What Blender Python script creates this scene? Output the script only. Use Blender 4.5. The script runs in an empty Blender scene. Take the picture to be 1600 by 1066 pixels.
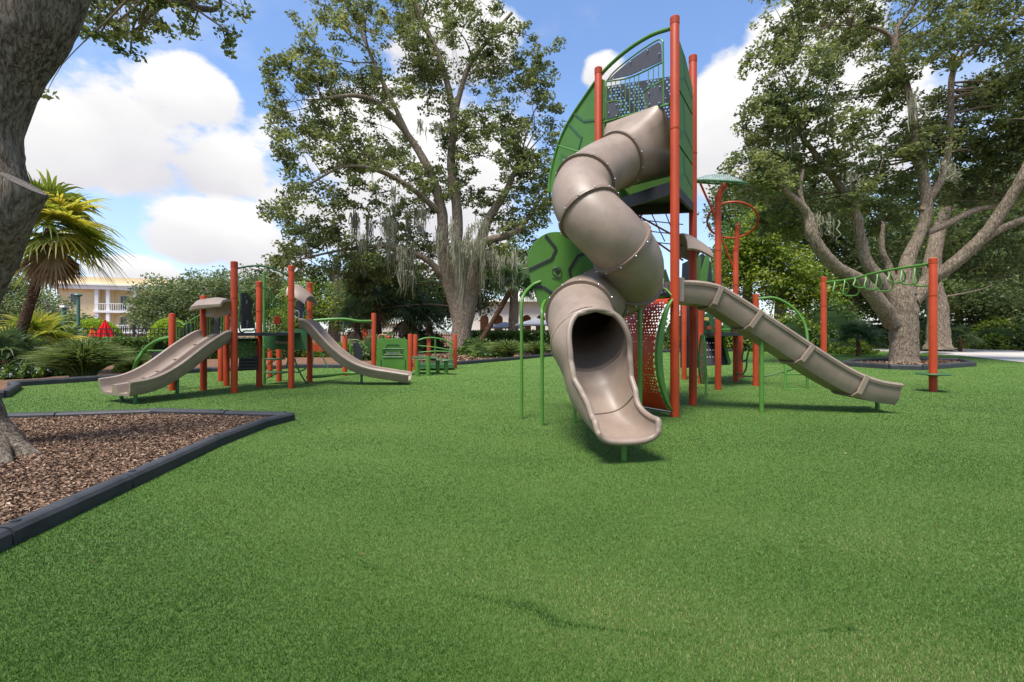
import bpy, math, random
import numpy as np
from mathutils import Vector
R = math.radians
V = Vector
random.seed(7)
rng = np.random.default_rng(11)
scene = bpy.context.scene
col = scene.collection

# ------------------------------------------------------------------ camera
F, CX, HY, H = 735.0, 800.0, 520.0, 1.1          # focal length in photo pixels, principal column, horizon row, eye height
cam = bpy.data.cameras.new('camera')
cam.sensor_width = 36.0
cam.lens = 36.0 * F / 1600.0
cam.shift_y = -(533.0 - HY) / 1600.0
cam.clip_end = 2000
camo = bpy.data.objects.new('camera', cam)
col.objects.link(camo)
camo.location = (0, 0, H)
camo.rotation_euler = (R(90), 0, 0)
scene.camera = camo

def W(px, py, d):
    return V(((px - CX) / F * d, d, H + (HY - py) / F * d))
def G(px, py, z=0.0):
    d = F * (H - z) / (py - HY)
    return V(((px - CX) / F * d, d, z))
def OP(px, py, A, B):
    """pixel ray met with the upright plane through ground points A, B"""
    dx, dy = (px - CX) / F, 1.0
    nx, ny = -(B[1] - A[1]), (B[0] - A[0])
    t = (A[0] * nx + A[1] * ny) / (dx * nx + dy * ny)
    return W(px, py, t)

# ------------------------------------------------------------------ sky, sun, exposure
SUN_EL, SUN_AZ = R(66), R(-148)                    # azimuth from +Y, negative = to the left
world = bpy.data.worlds.new('World')
scene.world = world
world.use_nodes = True
wt = world.node_tree
wt.nodes.clear()
def wn(t, **k):
    n = wt.nodes.new(t)
    for a, b in k.items():
        setattr(n, a, b)
    return n
def wl(a, b):
    wt.links.new(a, b)
def wmath(op, a, b=None, c=None, clamp=False):
    n = wn('ShaderNodeMath', operation=op)
    n.use_clamp = clamp
    for i, x in enumerate((a, b, c)):
        if x is None:
            continue
        if isinstance(x, (int, float)):
            n.inputs[i].default_value = x
        else:
            wl(x, n.inputs[i])
    return n.outputs[0]
def wmix(fac, a, b):
    n = wn('ShaderNodeMix', data_type='RGBA')
    for s, x in ((0, fac), (6, a), (7, b)):
        if isinstance(x, (int, float)):
            n.inputs[s].default_value = x
        elif isinstance(x, tuple):
            n.inputs[s].default_value = (*x, 1)
        else:
            wl(x, n.inputs[s])
    return n.outputs[2]
tc = wn('ShaderNodeTexCoord')
sep = wn('ShaderNodeSeparateXYZ')
wl(tc.outputs['Generated'], sep.inputs[0])
az = wmath('ARCTAN2', sep.outputs[0], sep.outputs[1])
el = wmath('ARCSINE', sep.outputs[2])
comb = wn('ShaderNodeCombineXYZ')
wl(az, comb.inputs[0]); wl(el, comb.inputs[1])
sky = wn('ShaderNodeTexSky', sky_type='NISHITA')
sky.sun_disc = False
sky.sun_elevation = SUN_EL
sky.sun_rotation = SUN_AZ
sky.air_density = 1.2
sky.dust_density = 0.6
sky.ozone_density = 3.0
SKY_STRENGTH = 0.125
def fbm(scale, detail, rough, off):
    m = wn('ShaderNodeMapping')
    m.inputs['Location'].default_value = off
    m.inputs['Scale'].default_value = (1, 1, 1.5)
    wl(tc.outputs['Generated'], m.inputs[0])
    n = wn('ShaderNodeTexNoise')
    n.inputs['Scale'].default_value = scale
    n.inputs['Detail'].default_value = detail
    n.inputs['Roughness'].default_value = rough
    wl(m.outputs[0], n.inputs['Vector'])
    return n.outputs[0]
n_big = fbm(5.0, 7.0, 0.58, (3.1, 0.4, 1.7))
n_soft = fbm(3.0, 5.0, 0.55, (8.0, 2.0, 0.3))
# heaped clouds as soft lobes in azimuth and elevation; the last ones carry the same sky on round the back
lobes = []
for px, py, rx, ry in ((205, 205, 165, 100), (95, 225, 85, 75), (295, 145, 80, 62), (330, 255, 95, 55), (340, 365, 120, 55), (205, 425, 90, 28), (430, 400, 90, 45),
                       (1145, 215, 95, 130), (1260, 60, 110, 90), (1330, 230, 160, 120), (948, 112, 42, 34), (640, 300, 210, 160), (700, 60, 110, 80)):
    a = math.atan((px - CX) / F); r_ = math.hypot(F, px - CX)
    e = math.atan((HY - py) / r_)
    lobes.append((a, e, rx / F * math.cos(a) ** 2, ry / r_ * math.cos(e) ** 2))
for i in range(11):
    a = 1.05 + i * 0.39 + random.uniform(-.1, .1)
    lobes.append(((a + math.pi) % (2 * math.pi) - math.pi, random.uniform(.12, .75), random.uniform(.14, .3), random.uniform(.08, .17)))
dens = None; wsum = None; ssum = None
for a, e, ra, re in lobes:
    s = wn('ShaderNodeVectorMath', operation='SUBTRACT'); wl(comb.outputs[0], s.inputs[0]); s.inputs[1].default_value = (a, e, 0)
    m = wn('ShaderNodeVectorMath', operation='MULTIPLY'); wl(s.outputs[0], m.inputs[0]); m.inputs[1].default_value = (1 / ra, 1 / re, 0)
    ln = wn('ShaderNodeVectorMath', operation='DOT_PRODUCT'); wl(m.outputs[0], ln.inputs[0]); wl(m.outputs[0], ln.inputs[1])
    one = wmath('SUBTRACT', 1.0, ln.outputs['Value'])
    one = wmath('MAXIMUM', one, -1.5)
    dens = one if dens is None else wmath('SMOOTH_MAX', dens, one, 0.5)
    w_ = wmath('MAXIMUM', wmath('ADD', one, 0.35), 0.0)
    dy = wn('ShaderNodeSeparateXYZ'); wl(m.outputs[0], dy.inputs[0])
    wsum = w_ if wsum is None else wmath('ADD', wsum, w_)
    t_ = wmath('MULTIPLY', w_, dy.outputs[1])
    ssum = t_ if ssum is None else wmath('ADD', ssum, t_)
dens = wmath('ADD', dens, wmath('MULTIPLY', wmath('SUBTRACT', n_big, 0.5), 3.4))
mr = wn('ShaderNodeMapRange', interpolation_type='SMOOTHSTEP'); wl(dens, mr.inputs[0])
mr.inputs[1].default_value = -0.05; mr.inputs[2].default_value = 0.42
mask = mr.outputs[0]
wisp = wn('ShaderNodeMapRange', interpolation_type='SMOOTHSTEP'); wl(n_soft, wisp.inputs[0])
wisp.inputs[1].default_value = 0.47; wisp.inputs[2].default_value = 0.75; wisp.inputs[4].default_value = 0.55
mask = wmath('MAXIMUM', mask, wisp.outputs[0])
shade = wmath('DIVIDE', ssum, wmath('ADD', wsum, 0.25))
shade = wmath('ADD', wmath('MULTIPLY', shade, 0.75), wmath('MULTIPLY', wmath('SUBTRACT', n_big, 0.5), 1.1))
shade = wmath('ADD', shade, 0.72, clamp=True)
cloud = wmix(shade, (0.40, 0.39, 0.425), (0.59, 0.585, 0.58))
skyc = wn('ShaderNodeVectorMath', operation='MULTIPLY'); wl(sky.outputs[0], skyc.inputs[0]); skyc.inputs[1].default_value = (SKY_STRENGTH * .95, SKY_STRENGTH * 1.0, SKY_STRENGTH * 1.12)
# a damp summer sky pales towards the horizon
hz = wn('ShaderNodeMapRange'); wl(el, hz.inputs[0]); hz.inputs[1].default_value = 0.0; hz.inputs[2].default_value = 0.45; hz.inputs[3].default_value = 0.35; hz.inputs[4].default_value = 0.0
skyp = wmix(hz.outputs[0], skyc.outputs[0], (0.42, 0.50, 0.62))
final = wmix(mask, skyp, cloud)
bg = wn('ShaderNodeBackground'); bg.inputs[1].default_value = 1.0
wl(final, bg.inputs[0])
wo = wn('ShaderNodeOutputWorld'); wl(bg.outputs[0], wo.inputs[0])

sl = bpy.data.lights.new('sun', 'SUN')
sl.energy = 4.2
sl.angle = R(20)
sl.color = (1.0, 0.95, 0.87)
slo = bpy.data.objects.new('sun', sl)
col.objects.link(slo)
sd = V((math.sin(SUN_AZ) * math.cos(SUN_EL), math.cos(SUN_AZ) * math.cos(SUN_EL), math.sin(SUN_EL)))
slo.rotation_euler = (-sd).to_track_quat('-Z', 'Y').to_euler()
slo.location = sd * 60
vs = scene.view_settings
vs.view_transform = 'Standard'; vs.look = 'None'; vs.gamma = 1.0; vs.use_curve_mapping = False
vs.exposure = 0.80
scene.cycles.max_bounces = 5
scene.cycles.transparent_max_bounces = 6
scene.cycles.use_denoising = True

# ------------------------------------------------------------------ materials
def mat(name):
    m = bpy.data.materials.new(name); m.use_nodes = True
    nt = m.node_tree; nt.nodes.clear()
    o = nt.nodes.new('ShaderNodeOutputMaterial')
    return m, nt, o
def noise(nt, scale, detail=4, rough=.55, coord='Object'):
    t = nt.nodes.new('ShaderNodeTexCoord'); n = nt.nodes.new('ShaderNodeTexNoise')
    n.inputs['Scale'].default_value = scale; n.inputs['Detail'].default_value = detail; n.inputs['Roughness'].default_value = rough
    nt.links.new(t.outputs[coord], n.inputs['Vector'])
    return n.outputs[0]
def ramp(nt, fac, stops):
    r = nt.nodes.new('ShaderNodeValToRGB')
    e = r.color_ramp.elements
    while len(e) < len(stops):
        e.new(.5)
    for i, (p, c) in enumerate(stops):
        e[i].position = p; e[i].color = (*c, 1)
    nt.links.new(fac, r.inputs[0])
    return r.outputs[0]
def bump(nt, h, strength, dist):
    b = nt.nodes.new('ShaderNodeBump'); b.inputs['Strength'].default_value = strength; b.inputs['Distance'].default_value = dist
    nt.links.new(h, b.inputs['Height'])
    return b.outputs[0]
def paint(name, c, rough=.4, var=.12, scale=3., spec=.5, bstr=.05, bscale=180, metallic=0):
    m, nt, o = mat(name)
    b = nt.nodes.new('ShaderNodeBsdfPrincipled')
    lo = tuple(x * (1 - var) for x in c); hi = tuple(min(1, x * (1 + var)) for x in c)
    nt.links.new(ramp(nt, noise(nt, scale, 6, .65), [(.3, lo), (.7, hi)]), b.inputs['Base Color'])
    rr = nt.nodes.new('ShaderNodeMapRange'); nt.links.new(noise(nt, scale * 4, 3), rr.inputs[0])
    rr.inputs[3].default_value = max(.05, rough - .1); rr.inputs[4].default_value = min(1, rough + .1)
    nt.links.new(rr.outputs[0], b.inputs['Roughness'])
    b.inputs['Specular IOR Level'].default_value = spec; b.inputs['Metallic'].default_value = metallic
    if bstr:
        nt.links.new(bump(nt, noise(nt, bscale, 2), bstr, .002), b.inputs['Normal'])
    nt.links.new(b.outputs[0], o.inputs[0])
    return m
def leafmat(name, stops, trans=.35, rough=.5):
    m, nt, o = mat(name)
    at = nt.nodes.new('ShaderNodeAttribute'); at.attribute_name = 'rnd'
    c = ramp(nt, at.outputs['Fac'], stops)
    b = nt.nodes.new('ShaderNodeBsdfPrincipled'); nt.links.new(c, b.inputs['Base Color']); b.inputs['Roughness'].default_value = rough
    b.inputs['Specular IOR Level'].default_value = .35
    t = nt.nodes.new('ShaderNodeBsdfTranslucent')
    hs = nt.nodes.new('ShaderNodeHueSaturation'); hs.inputs['Hue'].default_value = .485; hs.inputs['Saturation'].default_value = 1.1; hs.inputs['Value'].default_value = 1.6
    nt.links.new(c, hs.inputs['Color']); nt.links.new(hs.outputs[0], t.inputs[0])
    x = nt.nodes.new('ShaderNodeMixShader'); x.inputs[0].default_value = trans
    nt.links.new(b.outputs[0], x.inputs[1]); nt.links.new(t.outputs[0], x.inputs[2])
    nt.links.new(x.outputs[0], o.inputs[0])
    return m
def barkmat(name, stops, scale=9., stretch=.3, bd=.03):
    """plates of bark parted by dark furrows"""
    m, nt, o = mat(name)
    t = nt.nodes.new('ShaderNodeTexCoord'); mp = nt.nodes.new('ShaderNodeMapping'); mp.inputs['Scale'].default_value = (1, 1, stretch)
    nt.links.new(t.outputs['Object'], mp.inputs[0])
    n1 = nt.nodes.new('ShaderNodeTexNoise'); n1.inputs['Scale'].default_value = scale * .8; n1.inputs['Detail'].default_value = 6; n1.inputs['Roughness'].default_value = .65
    nt.links.new(mp.outputs[0], n1.inputs['Vector'])
    mx = nt.nodes.new('ShaderNodeVectorMath'); mx.operation = 'MULTIPLY_ADD'; nt.links.new(n1.outputs['Color'], mx.inputs[0]); mx.inputs[1].default_value = (3.2 / scale,) * 3; nt.links.new(mp.outputs[0], mx.inputs[2])
    vo = nt.nodes.new('ShaderNodeTexVoronoi'); vo.feature = 'DISTANCE_TO_EDGE'; vo.inputs['Scale'].default_value = scale
    nt.links.new(mx.outputs[0], vo.inputs['Vector'])
    pl = nt.nodes.new('ShaderNodeMapRange'); pl.interpolation_type = 'SMOOTHSTEP'; pl.inputs[2].default_value = .28; nt.links.new(vo.outputs[0], pl.inputs[0])
    n2 = noise(nt, scale * 5, 5, .7); n3 = noise(nt, 1.3, 5, .65)
    def ma(a, k, b):
        q = nt.nodes.new('ShaderNodeMath'); q.operation = 'MULTIPLY_ADD'; nt.links.new(a, q.inputs[0]); q.inputs[1].default_value = k
        if isinstance(b, float): q.inputs[2].default_value = b
        else: nt.links.new(b, q.inputs[2])
        return q.outputs[0]
    nf = nt.nodes.new('ShaderNodeTexNoise'); nf.inputs['Scale'].default_value = scale * 1.5; nf.inputs['Detail'].default_value = 7; nf.inputs['Roughness'].default_value = .62; nf.inputs['Distortion'].default_value = .6
    mp2 = nt.nodes.new('ShaderNodeMapping'); mp2.inputs['Scale'].default_value = (1, 1, stretch * .7); nt.links.new(t.outputs['Object'], mp2.inputs[0]); nt.links.new(mp2.outputs[0], nf.inputs['Vector'])
    rd = nt.nodes.new('ShaderNodeMapRange'); rd.interpolation_type = 'SMOOTHSTEP'; rd.inputs[1].default_value = .36; rd.inputs[2].default_value = .66; nt.links.new(nf.outputs[0], rd.inputs[0])
    h = ma(n2, .35, ma(pl.outputs[0], .38, ma(rd.outputs[0], .75, 0.)))
    cfac = ma(n3, .6, ma(h, .55, -.33))
    b = nt.nodes.new('ShaderNodeBsdfPrincipled'); b.inputs['Roughness'].default_value = .92; b.inputs['Specular IOR Level'].default_value = .15
    nt.links.new(ramp(nt, cfac, stops), b.inputs['Base Color'])
    nt.links.new(bump(nt, h, 1.0, bd), b.inputs['Normal'])
    nt.links.new(b.outputs[0], o.inputs[0])
    return m
M = {}
M['orange'] = paint('orange_powder_coat', (.335, .043, .011), .5, .16, 2.5, .25)
M['green'] = paint('green_powder_coat', (.062, .175, .022), .45, .14, 3)
M['dgreen'] = paint('dark_green_paint', (.03, .10, .035), .45, .12, 3)
M['pgreen'] = paint('green_sheet_plastic', (.057, .160, .019), .5, .12, 2)
M['taupe'] = paint('taupe_moulded_plastic', (.235, .176, .134), .46, .2, 2.6, .45, .1, 60)
M['taupe_d'] = paint('taupe_flange_plastic', (.17, .12, .088), .5, .1, 4)
M['black'] = paint('black_sheet_plastic', (.014, .016, .022), .5, .2, 5)
M['charcoal'] = paint('charcoal_sheet', (.055, .055, .065), .6, .15, 8)
M['steel'] = paint('bolt_steel', (.55, .55, .55), .35, .1, 10, metallic=1)
M['kerb'] = paint('black_recycled_plastic', (.032, .033, .036), .6, .35, 6, .35, .4, 45)
M['white'] = paint('white_trim', (.78, .77, .74), .6, .05, 1)
M['cream'] = paint('cream_stucco', (.74, .58, .34), .85, .06, .6, .2, .3, 30)
M['glass'] = paint('dark_window_glass', (.03, .035, .045), .1, .1, 1, .8, 0)
M['red'] = paint('red_umbrella_cloth', (.50, .012, .015), .8, .2, 5, .1)
M['orangecloth'] = paint('orange_umbrella_cloth', (.75, .10, .02), .8, .2, 5, .1)
M['greycloth'] = paint('grey_canopy_cloth', (.42, .42, .44), .8, .1, 2, .1)
M['iron'] = paint('black_iron', (.012, .012, .013), .45, .2, 4)
M['lamp'] = paint('lamp_green_metal', (.05, .15, .11), .45, .15, 3)
M['tan'] = paint('mid_brown', (.30, .16, .08), .8, .2, 2)  # one brown for the hoop and the arcade's inner wall
M['path'] = paint('pale_concrete', (.42, .39, .35), .9, .12, .8, .2, .3, 20)
M['yellow'] = paint('yellow_plastic', (.7, .5, .12), .4, .1, 3)
M['bark'] = barkmat('oak_bark', [(.0, (.045, .033, .025)), (.2, (.19, .145, .11)), (.45, (.38, .31, .245)), (1, (.56, .49, .41))], 22, .15, .07)
M['bark2'] = barkmat('tan_oak_bark', [(.0, (.10, .072, .05)), (.3, (.26, .20, .145)), (.6, (.37, .30, .225)), (1, (.50, .43, .35))], 13, .4, .035)
M['twig'] = paint('twig_bark', (.17, .13, .095), .9, .3, 3, .1, 0)
M['palmbark'] = barkmat('palm_bark', [(.35, (.08, .045, .025)), (.65, (.26, .15, .09)), (1, (.42, .30, .2))], 12, 1.5, .02)
M['wood'] = paint('sawn_heartwood', (.20, .16, .13), .85, .4, 12, .1)
LG = [(0, (.052, .074, .026)), (.45, (.125, .158, .053)), (.8, (.205, .235, .078)), (1, (.29, .31, .10))]
M['leaf_oak'] = leafmat('oak_leaf', LG, .42)
M['leaf_dark'] = leafmat('dark_oak_leaf', [(0, (.035, .057, .02)), (.5, (.083, .120, .040)), (.85, (.135, .175, .052)), (1, (.20, .24, .07))], .4)  # darker leaf tone for background trees, shrubs and hedge
M['leaf_pale'] = leafmat('pale_oak_leaf', [(0, (.06, .09, .035)), (.5, (.12, .165, .06)), (1, (.21, .26, .095))], .35)
M['leaf_lime'] = leafmat('lime_leaf', [(0, (.10, .17, .012)), (.5, (.21, .32, .02)), (1, (.36, .46, .04))], .35)
M['leaf_yel'] = leafmat('yellow_green_leaf', [(0, (.06, .11, .02)), (.5, (.14, .21, .03)), (1, (.30, .34, .05))], .45)  # yellow-green leaf tone
M['hedge'] = leafmat('hedge_leaf', [(0, (.03, .06, .012)), (.5, (.07, .125, .022)), (1, (.14, .21, .035))], .25)
M['grassblade'] = leafmat('grass_blade', [(0, (.035, .065, .015)), (.5, (.09, .14, .035)), (1, (.24, .28, .09))], .3)
M['fan'] = leafmat('palm_fan', [(0, (.06, .10, .016)), (.5, (.17, .22, .035)), (1, (.42, .38, .07))], .5)
M['fan_dark'] = leafmat('palmetto_fan', [(0, (.02, .045, .02)), (.5, (.05, .09, .035)), (1, (.11, .16, .06))], .3)
M['fan_dead'] = leafmat('dead_palm_fan', [(0, (.12, .07, .035)), (.5, (.27, .17, .09)), (1, (.42, .30, .17))], .3)
M['moss'] = leafmat('spanish_moss', [(0, (.17, .165, .11)), (.5, (.29, .28, .19)), (1, (.42, .41, .30))], .35, .9)
M['flower'] = leafmat('white_flower', [(0, (.5, .5, .5)), (1, (.85, .83, .85))], .2)
M['chip'] = leafmat('wood_chip', [(0, (.045, .024, .015)), (.4, (.145, .085, .052)), (.75, (.27, .17, .107)), (1, (.47, .35, .25))], .0, .9)
def turfmat():
    m, nt, o = mat('artificial_turf')
    b = nt.nodes.new('ShaderNodeBsdfPrincipled'); b.inputs['Roughness'].default_value = .75; b.inputs['Specular IOR Level'].default_value = .25
    n1 = noise(nt, 260, 3, .7); n2 = noise(nt, .7, 4, .6); n3 = noise(nt, 38, 5, .7)
    a = nt.nodes.new('ShaderNodeMath'); a.operation = 'MULTIPLY_ADD'; nt.links.new(n3, a.inputs[0]); a.inputs[1].default_value = .8; nt.links.new(n1, a.inputs[2])
    c = nt.nodes.new('ShaderNodeMath'); c.operation = 'MULTIPLY_ADD'; nt.links.new(n2, c.inputs[0]); c.inputs[1].default_value = .35; nt.links.new(a.outputs[0], c.inputs[2])
    nt.links.new(ramp(nt, c.outputs[0], [(.62, (.022, .052, .007)), (.95, (.062, .130, .016)), (1.0, (.11, .20, .035))]), b.inputs['Base Color'])
    nt.links.new(bump(nt, a.outputs[0], .9, .02), b.inputs['Normal'])
    nt.links.new(b.outputs[0], o.inputs[0])
    return m
M['turf'] = turfmat()
M['seam'] = paint('dark_turf_backing', (.012, .02, .007), .95, .4, 30, .05)
M['blade'] = leafmat('turf_blade', [(0, (.020, .056, .009)), (.4, (.052, .122, .020)), (.8, (.092, .175, .033)), (.93, (.15, .23, .065)), (1, (.23, .24, .09))], .25, .55)
def soilmat():
    m, nt, o = mat('mulch_ground')
    b = nt.nodes.new('ShaderNodeBsdfPrincipled'); b.inputs['Roughness'].default_value = .95; b.inputs['Specular IOR Level'].default_value = .1
    n = noise(nt, 22, 6, .75)
    nt.links.new(ramp(nt, n, [(.3, (.05, .028, .018)), (.5, (.16, .09, .055)), (.72, (.34, .22, .14))]), b.inputs['Base Color'])
    nt.links.new(bump(nt, n, 1, .04), b.inputs['Normal'])
    nt.links.new(b.outputs[0], o.inputs[0])
    return m
M['soil'] = soilmat()

# ------------------------------------------------------------------ mesh helpers
def cr(pts, n=8):
    P = [V(p) for p in pts]
    P = [P[0] * 2 - P[1]] + P + [P[-1] * 2 - P[-2]]
    out = []
    for i in range(1, len(P) - 2):
        a, b, c, d = P[i - 1], P[i], P[i + 1], P[i + 2]
        for k in range(n):
            t = k / n
            out.append(.5 * ((2 * b) + (c - a) * t + (2 * a - 5 * b + 4 * c - d) * t * t + (3 * b - a - 3 * c + d) * t ** 3))
    out.append(P[-2].copy())
    return out
def lerp_list(vals, n):
    x = np.linspace(0, len(vals) - 1, n)
    return list(np.interp(x, range(len(vals)), vals))
def frames(path, up=V((0, 0, 1))):
    """tangent, side and up vectors along a path"""
    out = []
    prev = None
    for i, p in enumerate(path):
        t = (path[min(i + 1, len(path) - 1)] - path[max(i - 1, 0)]).normalized()
        s = t.cross(up)
        if s.length < .05:
            s = prev if prev is not None else t.cross(V((0, 1, 0)))
        s = (s - t * s.dot(t)).normalized()
        if prev is not None and s.dot(prev) < 0:
            s = -s
        prev = s
        out.append((p, t, s, s.cross(t).normalized()))
    return out
def pt_frames(path):
    t0 = (path[1] - path[0]).normalized()
    s = t0.cross(V((.31, .9, .17))).normalized()
    out = []
    for i, p in enumerate(path):
        t = (path[min(i + 1, len(path) - 1)] - path[max(i - 1, 0)])
        t = t.normalized() if t.length > 1e-9 else t0
        s = (s - t * s.dot(t)).normalized()
        out.append((p, t, s, s.cross(t)))
    return out
class MB:
    def __init__(self):
        self.v = []; self.f = []
    def add(self, vs_, fs):
        b = len(self.v)
        self.v += [tuple(x) for x in vs_]
        self.f += [tuple(b + i for i in f) for f in fs]
        return self
    def tube(self, path, r, n=8, cap=True, wob=0):
        path = [V(p) for p in path]
        fr = pt_frames(path); vs_ = []; fs = []
        for i, (p, t, s, u) in enumerate(fr):
            ri = r[i] if isinstance(r, (list, tuple)) else r
            for k in range(n):
                a = 2 * math.pi * k / n
                q = ri * (1 + (random.uniform(-wob, wob) if wob else 0))
                vs_.append(p + (s * math.cos(a) + u * math.sin(a)) * q)
        for i in range(len(path) - 1):
            for k in range(n):
                k2 = (k + 1) % n
                fs.append((i * n + k, i * n + k2, (i + 1) * n + k2, (i + 1) * n + k))
        if cap:
            fs.append(tuple(range(n))[::-1]); fs.append(tuple((len(path) - 1) * n + k for k in range(n)))
        return self.add(vs_, fs)
    def loft(self, rings, closed=True, cap=False):
        n = len(rings[0]); vs_ = [p for r_ in rings for p in r_]; fs = []
        for i in range(len(rings) - 1):
            for k in range(n if closed else n - 1):
                k2 = (k + 1) % n
                fs.append((i * n + k, i * n + k2, (i + 1) * n + k2, (i + 1) * n + k))
        if cap:
            fs.append(tuple(range(n))[::-1]); fs.append(tuple((len(rings) - 1) * n + k for k in range(n)))
        return self.add(vs_, fs)
    def prism(self, poly, th):
        """flat polygon (3-D points) given thickness along its normal, centred"""
        P = [V(p) for p in poly]; n = V((0, 0, 0))
        for i in range(len(P)):
            a, b = P[i], P[(i + 1) % len(P)]
            n += V(((a.y - b.y) * (a.z + b.z), (a.z - b.z) * (a.x + b.x), (a.x - b.x) * (a.y + b.y)))
        n.normalize(); k = len(P)
        vs_ = [p + n * th / 2 for p in P] + [p - n * th / 2 for p in P]
        fs = [tuple(range(k)), tuple(range(2 * k - 1, k - 1, -1))] + [(i, i + k, (i + 1) % k + k, (i + 1) % k) for i in range(k)]
        return self.add(vs_, fs)
    def box(self, c, sx, sy, sz, rz=0):
        c = V(c); ca, sa = math.cos(rz), math.sin(rz); vs_ = []
        for x in (-1, 1):
            for y in (-1, 1):
                for z in (-1, 1):
                    X, Y = x * sx / 2, y * sy / 2
                    vs_.append(c + V((X * ca - Y * sa, X * sa + Y * ca, z * sz / 2)))
        return self.add(vs_, [(0, 1, 3, 2), (4, 6, 7, 5), (0, 4, 5, 1), (2, 3, 7, 6), (0, 2, 6, 4), (1, 5, 7, 3)])
    def beam(self, a, b, w, h):
        a, b = V(a), V(b); t = (b - a).normalized()
        s = t.cross(V((0, 0, 1)));
        s = s.normalized() if s.length > .01 else V((1, 0, 0))
        u = s.cross(t)
        rg = [[p + s * x * w / 2 + u * y * h / 2 for x, y in ((-1, -1), (1, -1), (1, 1), (-1, 1))] for p in (a, b)]
        return self.loft(rg, True, True)
    def lathe(self, c, prof, n=20):
        c = V(c)
        rings = [[c + V((r_ * math.cos(2 * math.pi * k / n), r_ * math.sin(2 * math.pi * k / n), z)) for k in range(n)] for r_, z in prof]
        return self.loft(rings, True, True)
    def build(self, name, m, parent=None, smooth=False, bevel=0):
        off = V((0, 0, 0)); q = parent
        while q is not None:
            off += q.location; q = q.parent
        me = bpy.data.meshes.new(name)
        me.from_pydata([(x - off.x, y - off.y, z - off.z) for x, y, z in self.v], [], self.f)
        me.materials.append(M[m] if isinstance(m, str) else m)
        if smooth:
            me.polygons.foreach_set('use_smooth', [True] * len(me.polygons))
            try:
                me.set_sharp_from_angle(angle=R(40))
            except Exception:
                pass
        o = bpy.data.objects.new(name, me); col.objects.link(o)
        if parent is not None:
            o.parent = parent
        if bevel:
            bm_ = o.modifiers.new('bevel', 'BEVEL'); bm_.width = bevel; bm_.segments = 2; bm_.limit_method = 'ANGLE'
        return o
def tag(o, label, cat, group=None):
    o['label'] = label; o['category'] = cat
    if group:
        o['group'] = group
    return o
def thing(name, label, cat, loc, group=None):
    o = bpy.data.objects.new(name, None); o.empty_display_size = .2; col.objects.link(o)
    o.location = loc
    return tag(o, label, cat, group)
def struct(o, kind='structure'):
    o['kind'] = kind
    return o
def quads(name, C, size, m, parent=None, aspect=.5, rnd=None, flat=0., fold=.18, dirs=None):
    """many small leaves: one folded four-cornered blade per centre"""
    n = len(C)
    if np.isscalar(size):
        size = np.full(n, size)
    size = size * rng.uniform(.7, 1.3, n)
    a = rng.normal(size=(n, 3)) if dirs is None else dirs + rng.normal(size=(n, 3)) * .45
    a[:, 2] *= (1 - flat)
    a /= np.linalg.norm(a, axis=1)[:, None] + 1e-9
    t = rng.normal(size=(n, 3)); b = np.cross(a, t); b /= np.linalg.norm(b, axis=1)[:, None] + 1e-9
    nn = np.cross(a, b); s = size[:, None]
    P = np.stack([C - a * s * .5, C + b * s * aspect * .5 + nn * s * fold * .5 - a * s * .05, C + a * s * .5, C - b * s * aspect * .5 + nn * s * fold * .5 - a * s * .05], 1)
    return soup(name, P, m, parent, rng.uniform(0, 1, n) if rnd is None else rnd)
def soup(name, P, m, parent=None, rnd=None):
    """N faces of k corners each, with a random value per face"""
    n, k, _ = P.shape
    off = np.zeros(3); q = parent
    while q is not None:
        off += np.array(q.location); q = q.parent
    P = (P - off).astype(np.float32)
    me = bpy.data.meshes.new(name)
    me.vertices.add(n * k); me.vertices.foreach_set('co', P.reshape(-1))
    me.loops.add(n * k); me.loops.foreach_set('vertex_index', np.arange(n * k, dtype=np.int32))
    me.polygons.add(n); me.polygons.foreach_set('loop_start', np.arange(0, n * k, k, dtype=np.int32))
    me.update(calc_edges=True)
    at = me.attributes.new('rnd', 'FLOAT', 'POINT')
    r_ = rng.uniform(0, 1, n) if rnd is None else np.clip(rnd, 0, 1)
    at.data.foreach_set('value', np.repeat(r_, k).astype(np.float32))
    me.materials.append(M[m])
    o = bpy.data.objects.new(name, me); col.objects.link(o)
    if parent is not None:
        o.parent = parent
    return o
def ribbons(paths, widths, side=None):
    """paths: (N,K,3); widths (N,K) -> faces (N*(K-1),4,3)"""
    N, K, _ = paths.shape
    t = np.gradient(paths, axis=1)
    if side is None:
        s = rng.normal(size=(N, 1, 3)).repeat(K, 1)
    else:
        s = side
    s = np.cross(t, s); s /= np.linalg.norm(s, axis=2)[:, :, None] + 1e-9
    Lp = paths - s * widths[:, :, None] / 2; Rp = paths + s * widths[:, :, None] / 2
    return np.stack([Lp[:, :-1], Rp[:, :-1], Rp[:, 1:], Lp[:, 1:]], 2).reshape(-1, 4, 3)

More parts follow.
